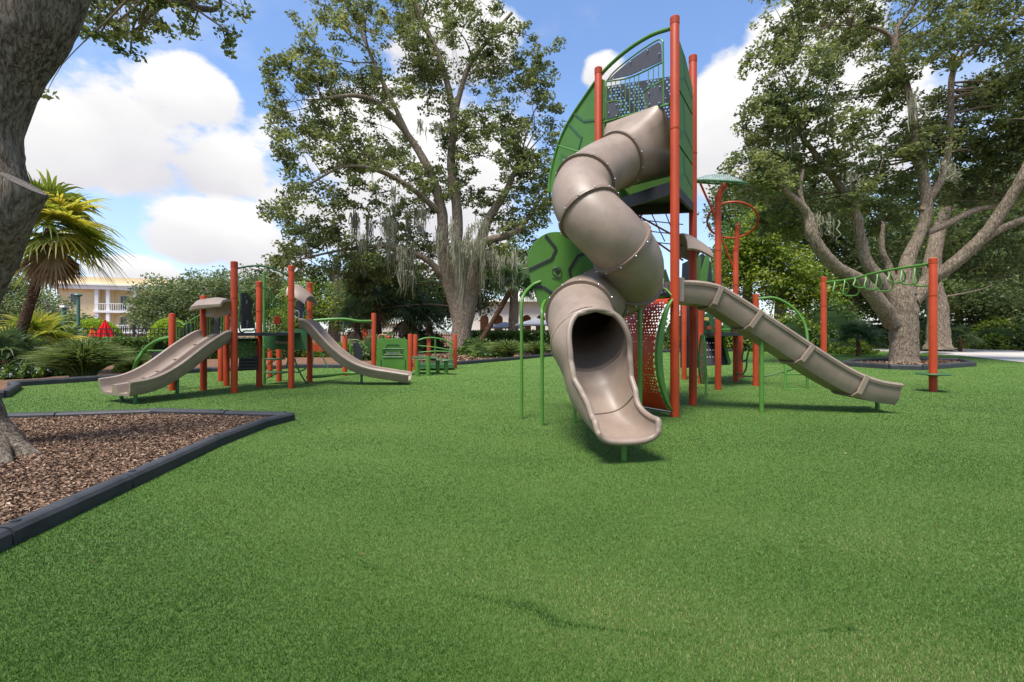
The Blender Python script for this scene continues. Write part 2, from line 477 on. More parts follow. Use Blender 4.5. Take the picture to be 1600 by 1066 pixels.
# ------------------------------------------------------------------ ground
def sheet(name, pts, z, m):
    mb = MB(); mb.add([(p[0], p[1], z) for p in pts], [tuple(range(len(pts)))])
    return struct(mb.build(name, m))
sheet('ground', [(-400, -60), (400, -60), (400, 900), (-400, 900)], -.03, 'soil')
edge_px = [(-300, 640), (-60, 627), (6, 622), (27, 608), (18, 604.5), (205, 592), (240, 587), (330, 581), (480, 575), (600, 575.5), (720, 570), (800, 563), (870, 556), (1000, 551.5), (1200, 548.5), (1290, 547.5), (1400, 549.5), (1500, 556), (1600, 567), (1760, 590)]
far_edge = [G(x, y) for x, y in edge_px]
sheet('turf', [(-14, -4), (14, -4)] + [(p.x, p.y) for p in reversed(far_edge)] , 0.0, 'turf')
path_px = [(1255, 547.2), (1400, 549.3), (1500, 555.7), (1600, 566.5), (1760, 589), (1900, 575), (1600, 549), (1545, 545), (1500, 541.8), (1400, 541.2), (1255, 541.5)]
sheet('path', [G(x, y) for x, y in path_px], .006, 'path')
far_edge2 = [(p.x, p.y) for p in far_edge]
# the mulch bed in front, inside its edging
bed_out = [G(-120, 915), G(0, 857), G(193, 765), G(330, 700), G(410, 668), G(455, 656.5), G(355, 653.5), G(240, 650.5), G(90, 656), G(-60, 660), G(-300, 668)]
bed_poly = [(p.x, p.y) for p in bed_out]
sheet('mulch_bed', bed_poly, .02, 'soil')
ring_px = [(1335, 567.5), (1318, 572), (1390, 577), (1440, 578.5), (1522, 572.5), (1500, 566.5), (1420, 564.5)]
ring_poly = [(G(x, y).x, G(x, y).y) for x, y in ring_px]
sheet('tree_ring_bed', ring_poly, .03, 'soil')
def inside(P, poly):
    x, y = P[:, 0], P[:, 1]; r_ = np.zeros(len(P), bool)
    n = len(poly)
    for i in range(n):
        x1, y1 = poly[i]; x2, y2 = poly[(i + 1) % n]
        c = ((y1 > y) != (y2 > y)) & (x < (x2 - x1) * (y - y1) / (y2 - y1 + 1e-12) + x1)
        r_ ^= c
    return r_
turf_poly = [(-14, -4), (14, -4)] + far_edge2[::-1]
def turf_blades(n, d0, d1, h):
    d = d0 * (d1 / d0) ** rng.uniform(0, 1, n); x = rng.uniform(-1.16, 1.16, n) * d
    P = np.stack([x, d], 1)
    k = inside(P, turf_poly) & ~inside(P, bed_poly) & ~inside(P, ring_poly)
    P = P[k]; n = len(P); w = (.0014 + .0010 * P[:, 1])[:, None]
    # crease between two turf rolls; its shade is painted into the blades
    cre = [G(560, 880), G(690, 925), G(830, 950), G(870, 975), G(1010, 992), G(1120, 998), G(1330, 985)]
    dist = np.full(n, 9.)
    for a, b in zip(cre[:-1], cre[1:]):
        A = np.array(a[:2]); B = np.array(b[:2]); t = np.clip(((P - A) @ (B - A)) / ((B - A) @ (B - A)), 0, 1)
        dist = np.minimum(dist, np.linalg.norm(P - (A + t[:, None] * (B - A)), axis=1))
    crease_shade = np.exp(-(dist / (.02 + .012 * np.sin(P[:, 0] * 9 + 1))) ** 2) * (.55 + .45 * np.sin(P[:, 0] * 5.3 + .6))
    hh = h * rng.uniform(.6, 1.2, n) * (1 + .25 * crease_shade)
    ang = rng.uniform(0, 2 * np.pi, n); lean = rng.uniform(.1, .9, n) * hh
    s = np.stack([np.cos(ang), np.sin(ang)], 1); la = rng.uniform(0, 2 * np.pi, n)
    B0 = np.concatenate([P - s * w / 2, np.zeros((n, 1))], 1); B1 = np.concatenate([P + s * w / 2, np.zeros((n, 1))], 1)
    T = np.concatenate([P + np.stack([np.cos(la), np.sin(la)], 1) * lean[:, None], hh[:, None]], 1)
    return np.stack([B0, B1, T], 1), crease_shade
tb, crease_shade = turf_blades(1000000, 1.3, 34, .0105)
lowf = np.zeros(len(tb))
for _ in range(16):
    kx, ky = rng.normal(size=2) * rng.choice([.8, 2., 5.]); lowf += np.cos(tb[:, 0, 0] * kx + tb[:, 0, 1] * ky + rng.uniform(0, 6.3))
struct(soup('turf_pile', tb, 'blade', None, rng.beta(2, 2.2, len(tb)) + .042 * lowf - .75 * crease_shade), 'stuff')  # blade colour drops along the crease, standing in for its shade
# wood chips
def chips(name, poly, n, z, size):
    xs = [p[0] for p in poly]; ys = [p[1] for p in poly]
    P = np.stack([rng.uniform(min(xs), max(xs), n), rng.uniform(min(ys), max(ys), n)], 1)
    P = P[inside(P, poly)]; n = len(P)
    C = np.concatenate([P, rng.uniform(z, z + .03, (n, 1))], 1)
    return struct(quads(name, C, size, 'chip', None, .42, rng.beta(2, 2, n), .72, .3), 'stuff')
vis_bed = [(p[0], p[1]) for p in (G(-40, 875), G(0, 857), G(193, 765), G(330, 700), G(410, 668), G(455, 656.5), G(355, 653.5), G(240, 650.5), G(90, 656), G(-60, 660))]
chips('bark_mulch', vis_bed, 150000, .022, .030)
fl = np.array([[x, y] for x, y in zip(rng.uniform(-6, 9, 90), rng.uniform(2.2, 14, 90))]); fl = fl[inside(fl, turf_poly) & ~inside(fl, bed_poly)]
struct(quads('fallen_leaves', np.concatenate([fl, np.full((len(fl), 1), .014)], 1), .03, 'fan_dead', None, .5, None, .9), 'stuff')
chips('tree_ring_mulch', ring_poly, 4000, .033, .10)
bank = [(p.x, p.y) for p in (G(640, 573), G(720, 569), G(870, 555.5), G(870, 551), G(700, 552), G(640, 557))]
chips('bank_mulch', bank, 7000, -.02, .13)
# plastic border timbers
def edging(name, label, pts, seg, w=.10, h=.13, closed=False):
    c = sum((V(p) for p in pts), V((0, 0, 0))) / len(pts); c.z = 0
    root = thing(name, label, 'bed edging', c)
    for i in range(len(pts) - 1):
        a, b = V(pts[i]), V(pts[i + 1]); L_ = (b - a).length; n = max(1, round(L_ / seg))
        for k in range(n):
            p = a.lerp(b, k / n); q = a.lerp(b, (k + 1) / n); t = (q - p).normalized()
            p = p + t * .006; q = q - t * .006
            s = t.cross(V((0, 0, 1)))
            prof = [(-w / 2, -.02), (w / 2, -.02), (w / 2, h * .72), (w * .36, h * .93), (w * .18, h), (-w * .18, h), (-w * .36, h * .93), (-w / 2, h * .72)]
            dz = random.uniform(-.004, .004)
            mb = MB(); mb.loft([[pp + s * x + V((0, 0, z + dz)) for x, z in prof] for pp in (p, q)], True, True)
            o = mb.build('border_timber', 'kerb', root)
            if L_ > .6 and p.length < 8:
                st = MB(); st.lathe(p + t * .08 + V((0, 0, h + dz)), [(.022, -.002), (.022, .006), (.014, .008)], 10); st.build('stake_cap', 'black', o)
    return root
edging('bed_edging', 'black plastic border timbers round the mulch bed of the leaning oak', [G(-120, 912), G(0, 855), G(193, 764), G(330, 699.5), G(410, 668), G(455, 656.5), G(355, 653.5), G(240, 650.5), G(90, 656), G(-60, 660)], 2.4, .12, .10)
edging('turf_edging', 'black plastic border between turf and planting beds behind the double slide', [G(-60, 627), G(6, 622), G(27, 608), G(18, 604.5), G(205, 592), G(240, 587), G(330, 581), G(480, 575), G(600, 575.5)], 1.8, .12, .13)
edging('turf_edging', 'dark border curving along the mulch bank of the moss-hung oak', [G(600, 575.5), G(720, 570), G(800, 563), G(870, 556), G(1000, 551.5)], 2.4, .12, .13)
edging('turf_edging', 'low dark border of turf in front of the far shrubs by the path', [G(1000, 551.5), G(1200, 548.5), G(1290, 547.5)], 2.4, .14, .16)
edging('tree_ring_edging', 'black plastic border ring round the spreading oak', [G(x, y) for x, y in ring_px + ring_px[:1]], 2.0, .12, .16)

# ------------------------------------------------------------------ play equipment helpers
def bolt(mb, p, r=.012):
    mb.lathe(p, [(r, -r * .5), (r, r * .2), (r * .6, r * .7)], 8)
def post(parent, p, z, r=.058, m='orange', lean=None):
    p = V((p[0], p[1], 0)); mb = MB()
    prof = [(r, -.05), (r, z - .02), (r * .9, z - .006), (r * .6, z)]
    mb.lathe(p, prof, 20)
    o = mb.build('post', m, parent, True)
    if z > 2:
        c = MB(); c.lathe(p + V((0, 0, z - .09)), [(r + .003, 0), (r + .003, .09), (r * .8, .104), (r * .3, .108)], 20); c.build('post_cap', m, o, True)
        c = MB(); zc = z * .72; c.lathe(p + V((0, 0, zc)), [(r + .0035, 0), (r + .0035, .02)], 20); c.build('clamp_band', m, o, True)
    return o
def pipe(parent, name, pts, r, m='green', n=10, smooth_path=True, k=8):
    mb = MB(); mb.tube(cr(pts, k) if smooth_path and len(pts) > 2 else pts, r, n)
    return mb.build(name, m, parent, True)
def panel(parent, name, poly, th, m, bolts=0, bevel=.004):
    mb = MB(); mb.prism(poly, th); o = mb.build(name, m, parent, False, bevel)
    return o
def perforated(parent, name, fn, nu, nv, hole, m):
    """sheet of nu x nv cells on fn(u,v), each with a real hole of relative radius hole(u,v)"""
    mb = MB()
    for i in range(nu):
        for j in range(nv):
            u, v_ = (i + .5 + (.5 if j % 2 else 0)) / (nu + .5), (j + .5) / nv; h = hole(u, v_)
            sq = [(-1, -1), (0, -1), (1, -1), (1, 0), (1, 1), (0, 1), (-1, 1), (-1, 0)]
            outer = [fn(u + x * .5 / (nu + .5), v_ + y * .5 / nv) for x, y in sq]
            if h < .15:
                mb.add([outer[0], outer[2], outer[4], outer[6]], [(0, 1, 2, 3)])
            else:
                jx, jy = random.uniform(-.22, .22), random.uniform(-.22, .22); sx, sy = random.uniform(.65, 1.15), random.uniform(.65, 1.15)
                inner = [fn(u + (x * sx * h * (1 if 0 in (x, y) else .72) + jx) * .5 / nu, v_ + (y * sy * h * (1 if 0 in (x, y) else .72) + jy) * .5 / nv) for x, y in sq]
                mb.add(outer + inner, [(a, (a + 1) % 8, (a + 1) % 8 + 8, a + 8) for a in range(8)])
    return mb.build(name, m, parent)
def trough(parent, name, path, wid, wall, m='taupe', bands=(), double=False):
    """moulded open slide: U section swept along a path"""
    fr = frames(path); rings = []
    for p, t, s, u in fr:
        w, h = wid / 2, wall
        ins = [(-w, h), (-w + .015, h * .5), (-w + .03, .06), (-w + .09, .005)] + ([(-.10, .0), (-.06, .13), (.06, .13), (.10, .0)] if double else []) + [(w - .09, .005), (w - .03, .06), (w - .015, h * .5), (w, h)]
        out = [(w + .035, h + .012), (w + .06, h - .015), (w + .05, h - .05), (w + .028, h - .05), (w + .02, .06), (w - .04, -.035), (-w + .04, -.035), (-w - .02, .06), (-w - .028, h - .05), (-w - .05, h - .05), (-w - .06, h - .015), (-w - .035, h + .012)]
        rings.append([p + s * x + u * y for x, y in ins + out])
    mb = MB(); mb.loft(rings, True, True)
    o = mb.build(name, m, parent, True)
    for b in bands:
        i = int(b * (len(fr) - 1)); p, t, s, u = fr[i]
        prof = [(-wid / 2 - .075, wall + .0), (-wid / 2 - .05, -.0), (-wid / 2 + .03, -.06), (wid / 2 - .03, -.06), (wid / 2 + .05, 0), (wid / 2 + .075, wall)]
        pr2 = [(x * .9, y * .9 + .015) for x, y in prof][::-1]
        bm_ = MB(); bm_.loft([[p + t * q + s * x + u * y for x, y in prof + pr2] for q in (-.035, .035)], True, True)
        bm_.build('joint_band', m, o, False, .006)
    return o

# ------------------------------------------------------------------ the tall tower
RF, RR_, LF = V((2.135, 6.17, 0)), V((2.75, 7.15, 0)), V((1.357, 7.39, 0))
tower = thing('play_tower', 'tall play tower with orange posts, green shell panels and a taupe spiral tube slide', 'play tower', (2.1, 6.9, 0))
ZT = 5.23
for p, z in ((RF, ZT), (RR_, 5.3), (LF, 5.25)):
    post(tower, p, z)
DZ = 3.08
tri = [p.lerp((RF + RR_ + LF) / 3, .03) + V((0, 0, DZ)) for p in (RF, RR_, LF)]
dk = panel(tower, 'deck', tri, .06, 'black')
for a, b in ((RF, RR_), (RR_, LF), (LF, RF)):
    mb = MB(); mb.beam(a + V((0, 0, DZ - .09)), b + V((0, 0, DZ - .09)), .04, .13); mb.build('deck_beam', 'black', dk)
fd = (LF - RF).normalized(); fn_ = V((-.84, -.54, 0)); fn_ = (fn_ - fd * fn_.dot(fd)).normalized()
def FP(px, py, off=0.):
    return OP(px, py, RF + fn_ * off, LF + fn_ * off)
# great curved shell panel, its edge tube and its dark seams
arc = [(1056, 41), (1044, 46), (1018, 55), (985, 75), (955, 100), (935, 122), (915, 150), (895, 180), (880, 207), (868, 240), (860, 275), (858, 300)]
arcp = cr([FP(x, y, -.05) for x, y in arc], 4)
pipe(tower, 'shell_edge_tube', arcp, .028, 'green', 10, False)
wing = [FP(x, y, -.06) for x, y in arc[5:]] + [FP(945, 330, -.06), FP(945, 125, -.06)]
shell = panel(tower, 'shell_panel', wing, .02, 'pgreen')
for seg in ([(897, 177), (913, 189), (945, 186)], [(889, 194), (909, 215), (897, 257), (890, 290)]):
    for a, b in zip(seg[:-1], seg[1:]):
        mb = MB(); mb.beam(FP(*a, -.045), FP(*b, -.045), .014, .032); mb.build('shell_seam', 'dgreen', shell)
pipe(tower, 'grab_rail', [FP(873, 228, .02), FP(900, 236, .05), FP(925, 241, .02)], .014)
# front barrier
bar = pipe(tower, 'barrier', [FP(943, 191), FP(995, 177), FP(1046, 163)], .017)
for seg in ([(947, 190), (947, 128)], [(947, 128), (960, 112), (985, 91), (1012, 72), (1030, 62), (1036, 66)], [(1036, 66), (1037, 166)], [(947, 128), (985, 121), (1037, 97)], [(1005, 147), (1010, 140), (1037, 126)], [(1005, 147), (1010, 172)], [(948, 160), (967, 158), (971, 164), (968, 184)]):
    pipe(bar, 'rail', [FP(x, y) for x, y in seg], .011, 'green', 8)
for x, y0, y1 in ((955, 128, 159), (962, 127, 158), (970, 126, 160), (977, 124, 181), (984, 122, 179), (991, 120, 177), (998, 117, 175), (1013, 111, 139), (1021, 107, 135), (1029, 103, 131)):
    pipe(bar, 'picket', [FP(x, y0), FP(x, y1)], .0065, 'green', 6)
for poly in ([(950, 126), (963, 113), (987, 93), (1013, 75), (1029, 66), (1033, 69), (1034, 96), (985, 118)], [(1007, 148), (1012, 142), (1035, 129), (1036, 163), (1012, 169)], [(949, 163), (965, 160), (968, 165), (966, 182), (949, 187)]):
    pn = panel(bar, 'infill_panel', [FP(x, y, .012) for x, y in poly], .012, 'charcoal')
    cx_ = sum(p[0] for p in poly) / len(poly); cy_ = sum(p[1] for p in poly) / len(poly)
for x, y in ((958, 123), (985, 97), (1012, 79), (1030, 84), (1005, 109), (1031, 136), (1014, 146), (1015, 163), (1030, 161), (951, 176), (963, 164), (963, 181)):
    mb = MB(); bolt(mb, FP(x, y, .03), .011); mb.build('bolt', 'steel', bar)
# back face: perforated dark panel, lower green kick panel
def backf(u, v_):
    p = LF.lerp(RR_, u); return V((p.x, p.y, 3.75 + v_ * (1.2 + .1 * u)))
perforated(tower, 'perforated_panel', backf, 26, 26, lambda u, v_: random.choice((.72, .6, .45)) if (v_ > .36 and abs(u - .5) < .12 + .62 * (v_ - .3) and math.sin(u * 31 + v_ * 9) > -.75) else (.8 if v_ <= .36 and abs(u - .47) < .05 else 0), 'black')
kick = [LF.lerp(RR_, .04) + V((0, 0, 3.1)), LF.lerp(RR_, .96) + V((0, 0, 3.1)), LF.lerp(RR_, .96) + V((0, 0, 3.72)), LF.lerp(RR_, .6) + V((0, 0, 3.70)), LF.lerp(RR_, .04) + V((0, 0, 3.45))]
panel(tower, 'kick_panel', kick, .02, 'pgreen')
# right face shell panels between the two right posts
def RP(u, z, o=0.):
    p = RF.lerp(RR_, u); return V((p.x, p.y, z)) + V((.86, -.51, 0)) * o
for z0, z1, sl_ in ((3.05, 3.6, 0), (3.64, 4.35, 0), (4.39, 5.02, -.0)):
    o = panel(tower, 'side_panel', [RP(.07, z0), RP(.93, z0), RP(.93, z1 if z1 < 5 else 4.78), RP(.5, z1 if z1 < 5 else 5.0), RP(.07, z1 if z1 < 5 else 5.06)], .025, 'pgreen')
    for a, b in (((.12, z0 + .08), (.45, z0 + .3)), ((.45, z0 + .3), (.9, z0 + .22)), ((.45, z0 + .3), (.4, z1 - .03))):
        mb = MB(); mb.beam(RP(a[0], a[1], .014), RP(b[0], b[1], .014), .006, .03); mb.build('panel_seam', 'dgreen', o)
for k in range(14):
    bm_ = MB(); p = RP(.1, 3.15 + k * .13, .02); bolt(bm_, p, .014); bm_.build('bolt', 'black', tower)
# climbing net struts under the deck
for a, b in (((.2, 2.95), (.9, 2.2)), ((.35, 2.98), (.9, 2.5)), ((.5, 2.98), (.1, 2.3))):
    pipe(tower, 'brace', [LF.lerp(RR_, a[0]) + V((0, 0, a[1])), LF.lerp(RR_, b[0]) + V((0, 0, b[1]))], .014, 'orange')
for k in range(5):
    pipe(tower, 'net_rope', [LF.lerp(RR_, .1 + k * .15) + V((0, 0, 3)), LF.lerp(RR_, .35 + k * .12) + V((0, 0, 2.5))], .008, 'black', 6)
for k in range(3):
    pipe(tower, 'net_rope', [LF.lerp(RR_, .2) + V((0, 0, 2.9 - k * .16)), LF.lerp(RR_, .9) + V((0, 0, 2.75 - k * .16))], .008, 'black', 6)

# ---- spiral tube slide
slide = MB()
ctrl = [(1000, 233, 6.85), (975, 247, 6.55), (931, 270, 6.22), (908, 300, 5.82), (921, 334, 5.5), (957, 371, 5.42), (987, 410, 5.62), (985, 442, 6.02), (948, 462, 6.1), (912, 478, 5.6), (908, 502, 5.05), (921, 532, 4.62)]
tp = cr([W(*c) for c in ctrl], 10)
RT = .358
def ring(fr, r, n=36):
    p, t, s, u = fr
    return [p + (s * math.cos(2 * math.pi * k / n) + u * math.sin(2 * math.pi * k / n)) * r for k in range(n)]
tf = frames(tp)
cuts = [0, 12, 26, 40, 54, 68, 82, 96, 110]
sp = None
mbh = MB()
# square hood that turns into the tube
hood_rings = []
p, t, s, u = tf[0]
hc = (RF + LF) / 2 + V((0, 0, DZ + .52))
for k in range(6):
    q = k / 5.; fr = tf[int(q * 12)]
    rg = []
    for j in range(36):
        a = 2 * math.pi * j / 36; c_, s_ = math.cos(a), math.sin(a)
        sq = 1 / max(abs(c_), abs(s_)); rad = RT * ((1 - q) * min(sq, 1.36) * 1.36 + q * 1.0)
        rg.append(fr[0] + (fr[2] * c_ + fr[3] * s_) * rad)
    hood_rings.append(rg)
mbh.loft(hood_rings)
sp = mbh.build('spiral_slide', 'taupe', tower, True)
for a, b in zip(cuts[1:-1], cuts[2:]):
    mb = MB(); mb.loft([ring(f_, RT) for f_ in tf[a:b + 1]]); mb.loft([ring(f_, RT - .012) for f_ in tf[a:b + 1]])
    mb.build('tube_section', 'taupe', sp, True)
for a in cuts[1:-1]:
    f_ = tf[a]; mb = MB(); w = .02
    mb.loft([ring((f_[0] - f_[1] * w, *f_[1:]), RT - .005), ring((f_[0] - f_[1] * w, *f_[1:]), RT + .034), ring((f_[0] + f_[1] * w, *f_[1:]), RT + .034), ring((f_[0] + f_[1] * w, *f_[1:]), RT - .005)])
    fo = mb.build('flange', 'taupe_d', sp, True)
    mb = MB()
    for k in range(0, 36, 3):
        bolt(mb, f_[0] + (f_[2] * math.cos(2 * math.pi * k / 36) + f_[3] * math.sin(2 * math.pi * k / 36)) * (RT + .036), .010)
    mb.build('flange_bolt', 'steel', sp)['kind'] = 'stuff'
# exit chute: the tube opens into a flaring trough
cp = cr([W(908, 502, 5.05), W(921, 532, 4.62), W(934, 572, 4.42), (W(952, 615, 4.24)), W(970, 643, 4.08), W(984, 654, 3.9)], 22)[22:]
cf = frames(cp); nS = len(cf); nA = 40
def sstep(a, b, x):
    x = min(1, max(0, (x - a) / (b - a))); return x * x * (3 - 2 * x)
def chute_pt(i, a, dr=0.):
    s_ = i / (nS - 1); p, t, s, u = cf[i]
    rx = RT * (1 - .17 * sstep(0, .3, s_) - .13 * sstep(.3, .65, s_) + .06 * sstep(.8, 1, s_)) + dr
    rz = RT * (1 - .16 * sstep(0, .3, s_) - .30 * sstep(.3, 1, s_)) + dr
    x = math.sin(a); z = -math.cos(a)
    kf = .05 + 1.5 * sstep(0, .5, s_); z = math.tanh(kf * z) / math.tanh(kf)
    return p + s * x * rx + u * z * rz
def chute_A(i):
    s_ = i / (nS - 1)
    return math.acos(max(-1, min(1, -1 + 1.0 * min(1, s_ / .36) ** .58))) + R(2) - R(8) * sstep(.45, .75, s_) - R(16) * sstep(.92, 1, s_)
inn = [[chute_pt(i, -chute_A(i) + 2 * chute_A(i) * k / nA) for k in range(nA + 1)] for i in range(nS)]
outr = [[chute_pt(i, -chute_A(i) + 2 * chute_A(i) * k / nA, .025) for k in range(nA + 1)] for i in range(nS)]
mb = MB(); mb.loft(inn, False); mb.loft(outr, False)
ch = mb.build('exit_chute', 'taupe', sp, True)
rim = [inn[i][0].lerp(outr[i][0], .5) for i in range(nS)] + [q.lerp(w_, .5) for q, w_ in zip(inn[-1][1:-1], outr[-1][1:-1])] + [inn[i][-1].lerp(outr[i][-1], .5) for i in range(nS - 1, -1, -1)]
mb = MB(); mb.tube(rim, .027, 10); mb.build('rolled_rim', 'taupe', sp, True)
mb = MB(); fe = cf[0]; rg_ = ring((fe[0] + fe[1] * .012, *fe[1:]), RT + .012); mb.tube(rg_ + rg_[:2], .024, 10); mb.build('mouth_collar', 'taupe', sp, True)
js = int(nS * .52)
mb = MB(); mb.tube([chute_pt(js, -chute_A(js) + 2 * chute_A(js) * k / nA, -.002) for k in range(nA + 1)], .008, 6); mb.build('chute_seam', 'taupe_d', sp, True)
pipe(sp, 'leg', [G(975, 720) + V((0, 0, -.03)), G(975, 720) + V((0, 0, .15))], .024, 'green')
e_ = cf[js][0]
pipe(sp, 'leg', [V((W(898, 660, 5.77).x, 5.77, -.03)), V((W(898, 660, 5.77).x, 5.77, .62))], .022, 'green')
px_ = W(1000, 500, 5.95)
lg = pipe(sp, 'leg', [V((px_.x, 5.95, -.03)), V((px_.x, 5.95, 1.62))], .03, 'green')
mb = MB(); mb.box((px_.x, 5.93, 1.63), .26, .1, .05); mb.build('saddle', 'green', lg, False, .008)

# leaf panel with tree emblem on its two poles
lf = [(824, 410), (826, 394), (834, 380), (846, 369), (862, 363), (885, 364), (910, 372), (930, 392), (938, 412), (934, 430), (915, 441), (893, 446), (880, 455), (873, 472), (860, 486), (852, 488), (843, 478), (833, 452), (827, 430)]
LA, LB = V((.25, 6.32, 0)), V((1.2, 6.42, 0))
lpoly = cr([OP(x, y, LA, LB) for x, y in lf] + [OP(*lf[0], LA, LB)], 3)[:-1]
leafp = panel(tower, 'leaf_panel', lpoly, .022, 'pgreen')
nof = V((0, -.02, 0))
for seg in ([(826, 422), (862, 405), (869, 389), (852, 368)], [(892, 434), (889, 422), (903, 400), (922, 394)], [(831, 449), (849, 449), (865, 460)]):
    for a, b in zip(seg[:-1], seg[1:]):
        mb = MB(); mb.beam(OP(*a, LA, LB) + nof, OP(*b, LA, LB) + nof, .006, .034); mb.build('leaf_seam', 'black', leafp)
ec = OP(870, 425, LA, LB) + nof
mb = MB(); mb.tube([ec + V((math.cos(a) * .062, 0, math.sin(a) * .062)) for a in np.linspace(0, 2 * math.pi, 25)], .005, 6)
for a in (-.9, -.45, 0, .45, .9):
    mb.tube([ec + V((0, 0, -.03)), ec + V((math.sin(a) * .045, 0, math.cos(a) * .045))], .0045, 5)
    mb.tube([ec + V((math.sin(a) * .03, 0, math.cos(a) * .028)), ec + V((math.sin(a) * .03 + .018, 0, math.cos(a) * .03 + .004))], .0035, 5)
mb.tube([ec + V((0, 0, -.055)), ec + V((0, 0, 0))], .006, 5)
mb.build('tree_emblem', 'black', leafp)
mb = MB()
for k in range(11):
    mb.box(ec + V((-.062 + k * .0124, 0, -.09)), .008, .004, .014)
mb.build('lettering_line', 'black', leafp)
x1 = G(815, 655); x2 = G(847, 665)
pipe(leafp, 'pole', [x1 + V((0, 0, -.03)), V((x1.x, x1.y, 1.1)), W(815, 478, x1.y + .02), W(819, 460, x1.y + .1), W(832, 446, 6.28), W(845, 440, 6.3)], .022, 'green')
pipe(leafp, 'pole', [x2 + V((0, 0, -.03)), V((x2.x, x2.y, 1.2)), W(847, 482, 5.75), W(852, 470, 6.25)], .022, 'green')

# orange perforated barrel wall with its green end trim
def barrel(u, v_):
    p = (RF - fd * .0 + fn_ * .07).lerp(LF + fn_ * .07, u * .97); a = math.pi * v_
    b = math.sin(a) ** .7 * .32
    return V((p.x, p.y, .07 + v_ * 1.48)) + fn_ * b
def hole(u, v_):
    if v_ < .16: return 0
    k = math.sin(u * 15 + 1.2) * .6 + math.sin(v_ * 9 + u * 5) * .5
    return random.choice((.6, .5, .34)) if k > .5 else (.3 if random.random() < .45 else 0)
M['barrel'] = paint('red_orange_sheet', (.46, .05, .012), .42, .12, 3, .4)
drum = perforated(tower, 'barrel_wall', barrel, 30, 38, hole, 'barrel')
for u in (0.0, 1.0):
    poly = [barrel(u, v_ / 16) + fd * (-.02 if u == 0 else .02) for v_ in range(17)]
    inner = [p - fn_ * (.11 * math.sin(math.pi * k / 16) ** .6) for k, p in enumerate(poly)]
    panel(drum, 'end_trim', poly + inner[::-1][1:-1], .05, 'green', 0, .012)
pipe(drum, 'foot_bar', [barrel(0, 0), barrel(1, 0)], .014, 'steel')
panel(drum, 'tunnel_floor', [barrel(0, 0), barrel(1, 0), barrel(1, 0) - fn_ * .3, barrel(0, 0) - fn_ * .05], .03, 'black')
mid = panel(tower, 'crawl_roof', [RF + V((0, 0, 1.62)), LF + V((0, 0, 1.62)), RR_ + V((0, 0, 1.62))], .05, 'black')
pipe(mid, 'grab_handle', [FP(1003, 465, .05), FP(1003, 452, .05), FP(1035, 450, .05), FP(1050, 462, .05)], .013)
# standing green fin panels around the second deck
for poly, d0 in (([(1029, 466), (1036, 424), (1040, 420), (1049, 448), (1052, 468)], 7.0), ([(1080, 452), (1081, 410), (1093, 398), (1096, 405), (1092, 452)], 7.9), ([(1090, 440), (1103, 398), (1109, 403), (1104, 446)], 8.3), ([(1112, 440), (1114, 418), (1121, 400), (1128, 440)], 9.4)):
    panel(tower, 'fin_panel', [W(x, y, d0) for x, y in poly], .03, 'pgreen', 0, .008)
panel(tower, 'dark_panel', [W(x, y, 8.5) for x, y in ((1065, 440), (1066, 412), (1098, 396), (1111, 410), (1113, 440))], .02, 'black')

# ---- straight slide
top = [(1066, 437), (1090, 438), (1112, 441), (1132, 447), (1150, 458), (1180, 477), (1215, 500), (1250, 523), (1283, 545), (1318, 567), (1350, 584), (1380, 594), (1412, 599)]
dn = 6.32; dc = 6.60
tpath = cr([W(x, y, dn) for x, y in top], 6)
tpath = [V((p.x, dc, p.z)) for p in tpath]
ff = frames(tpath)
cpath = [p - u * .275 for p, t, s, u in ff]
ss = trough(tower, 'straight_slide', cpath, .46, .26, 'taupe', (.245, .45, .645, .86))
mb = MB(); f0 = frames(cpath)[0]
mb.loft([[f0[0] + f0[1] * q + f0[2] * x + f0[3] * y for x, y in ((-.3, .3), (-.31, -.02), (.31, -.02), (.3, .3), (.27, .3), (.27, .02), (-.27, .02), (-.27, .3))] for q in (-.05, .02)], True, True)
mb.build('entry_frame', 'taupe', ss)
for x, y, zt in ((1190, 645, 1.03), (1371, 640, .2)):
    g = G(x, y); pipe(ss, 'leg', [V((g.x, g.y, -.03)), V((g.x, g.y, zt))], .03, 'green')
# hood above the straight slide
def hood(parent, px0, px1, pyt, pyb, d, dw, flip=1):
    rings = []
    for k in range(9):
        q = k / 8; x = px0 + (px1 - px0) * q; yt = pyt + (pyb - pyt) * (.55 * q ** 1.6); rg = []
        for j in range(9):
            a = math.pi * j / 8
            c = W(x, yt, d); rg.append(c + V((0, -math.cos(a) * dw, -(1 - math.sin(a)) * (.28 - .08 * q))))
        rings.append(rg + [p + V((0, (d - p.y) * .09, -.022)) for p in rg[::-1]])
    mb = MB(); mb.loft(rings, True, True)
    return mb.build('slide_hood', 'taupe', parent, True)
hood(tower, 1062, 1100, 365, 405, 7.0, .33)
# ---- rear lower module
P4, P5, P6, P7 = G(1122, 609), G(1149.5, 597), G(1181, 603), G(1157, 590)
P8, P9 = G(1069, 593), G(1095, 600)
post(tower, P4, 3.72); post(tower, P6, 1.9); post(tower, P7, 1.5); post(tower, P8, 2.0); post(tower, P9, 2.4); post(tower, P5, 3.0)
panel(tower, 'low_deck', [V((p.x, p.y, 1.07)) for p in (P4, P6, P7 + V((.0, .3, 0)), P5 + V((-.6, .5, 0)))], .07, 'black')
pipe(tower, 'deck_rail', [V((P4.x, P4.y - .03, 1.16)), V((P6.x, P6.y - .03, 1.16))], .02)
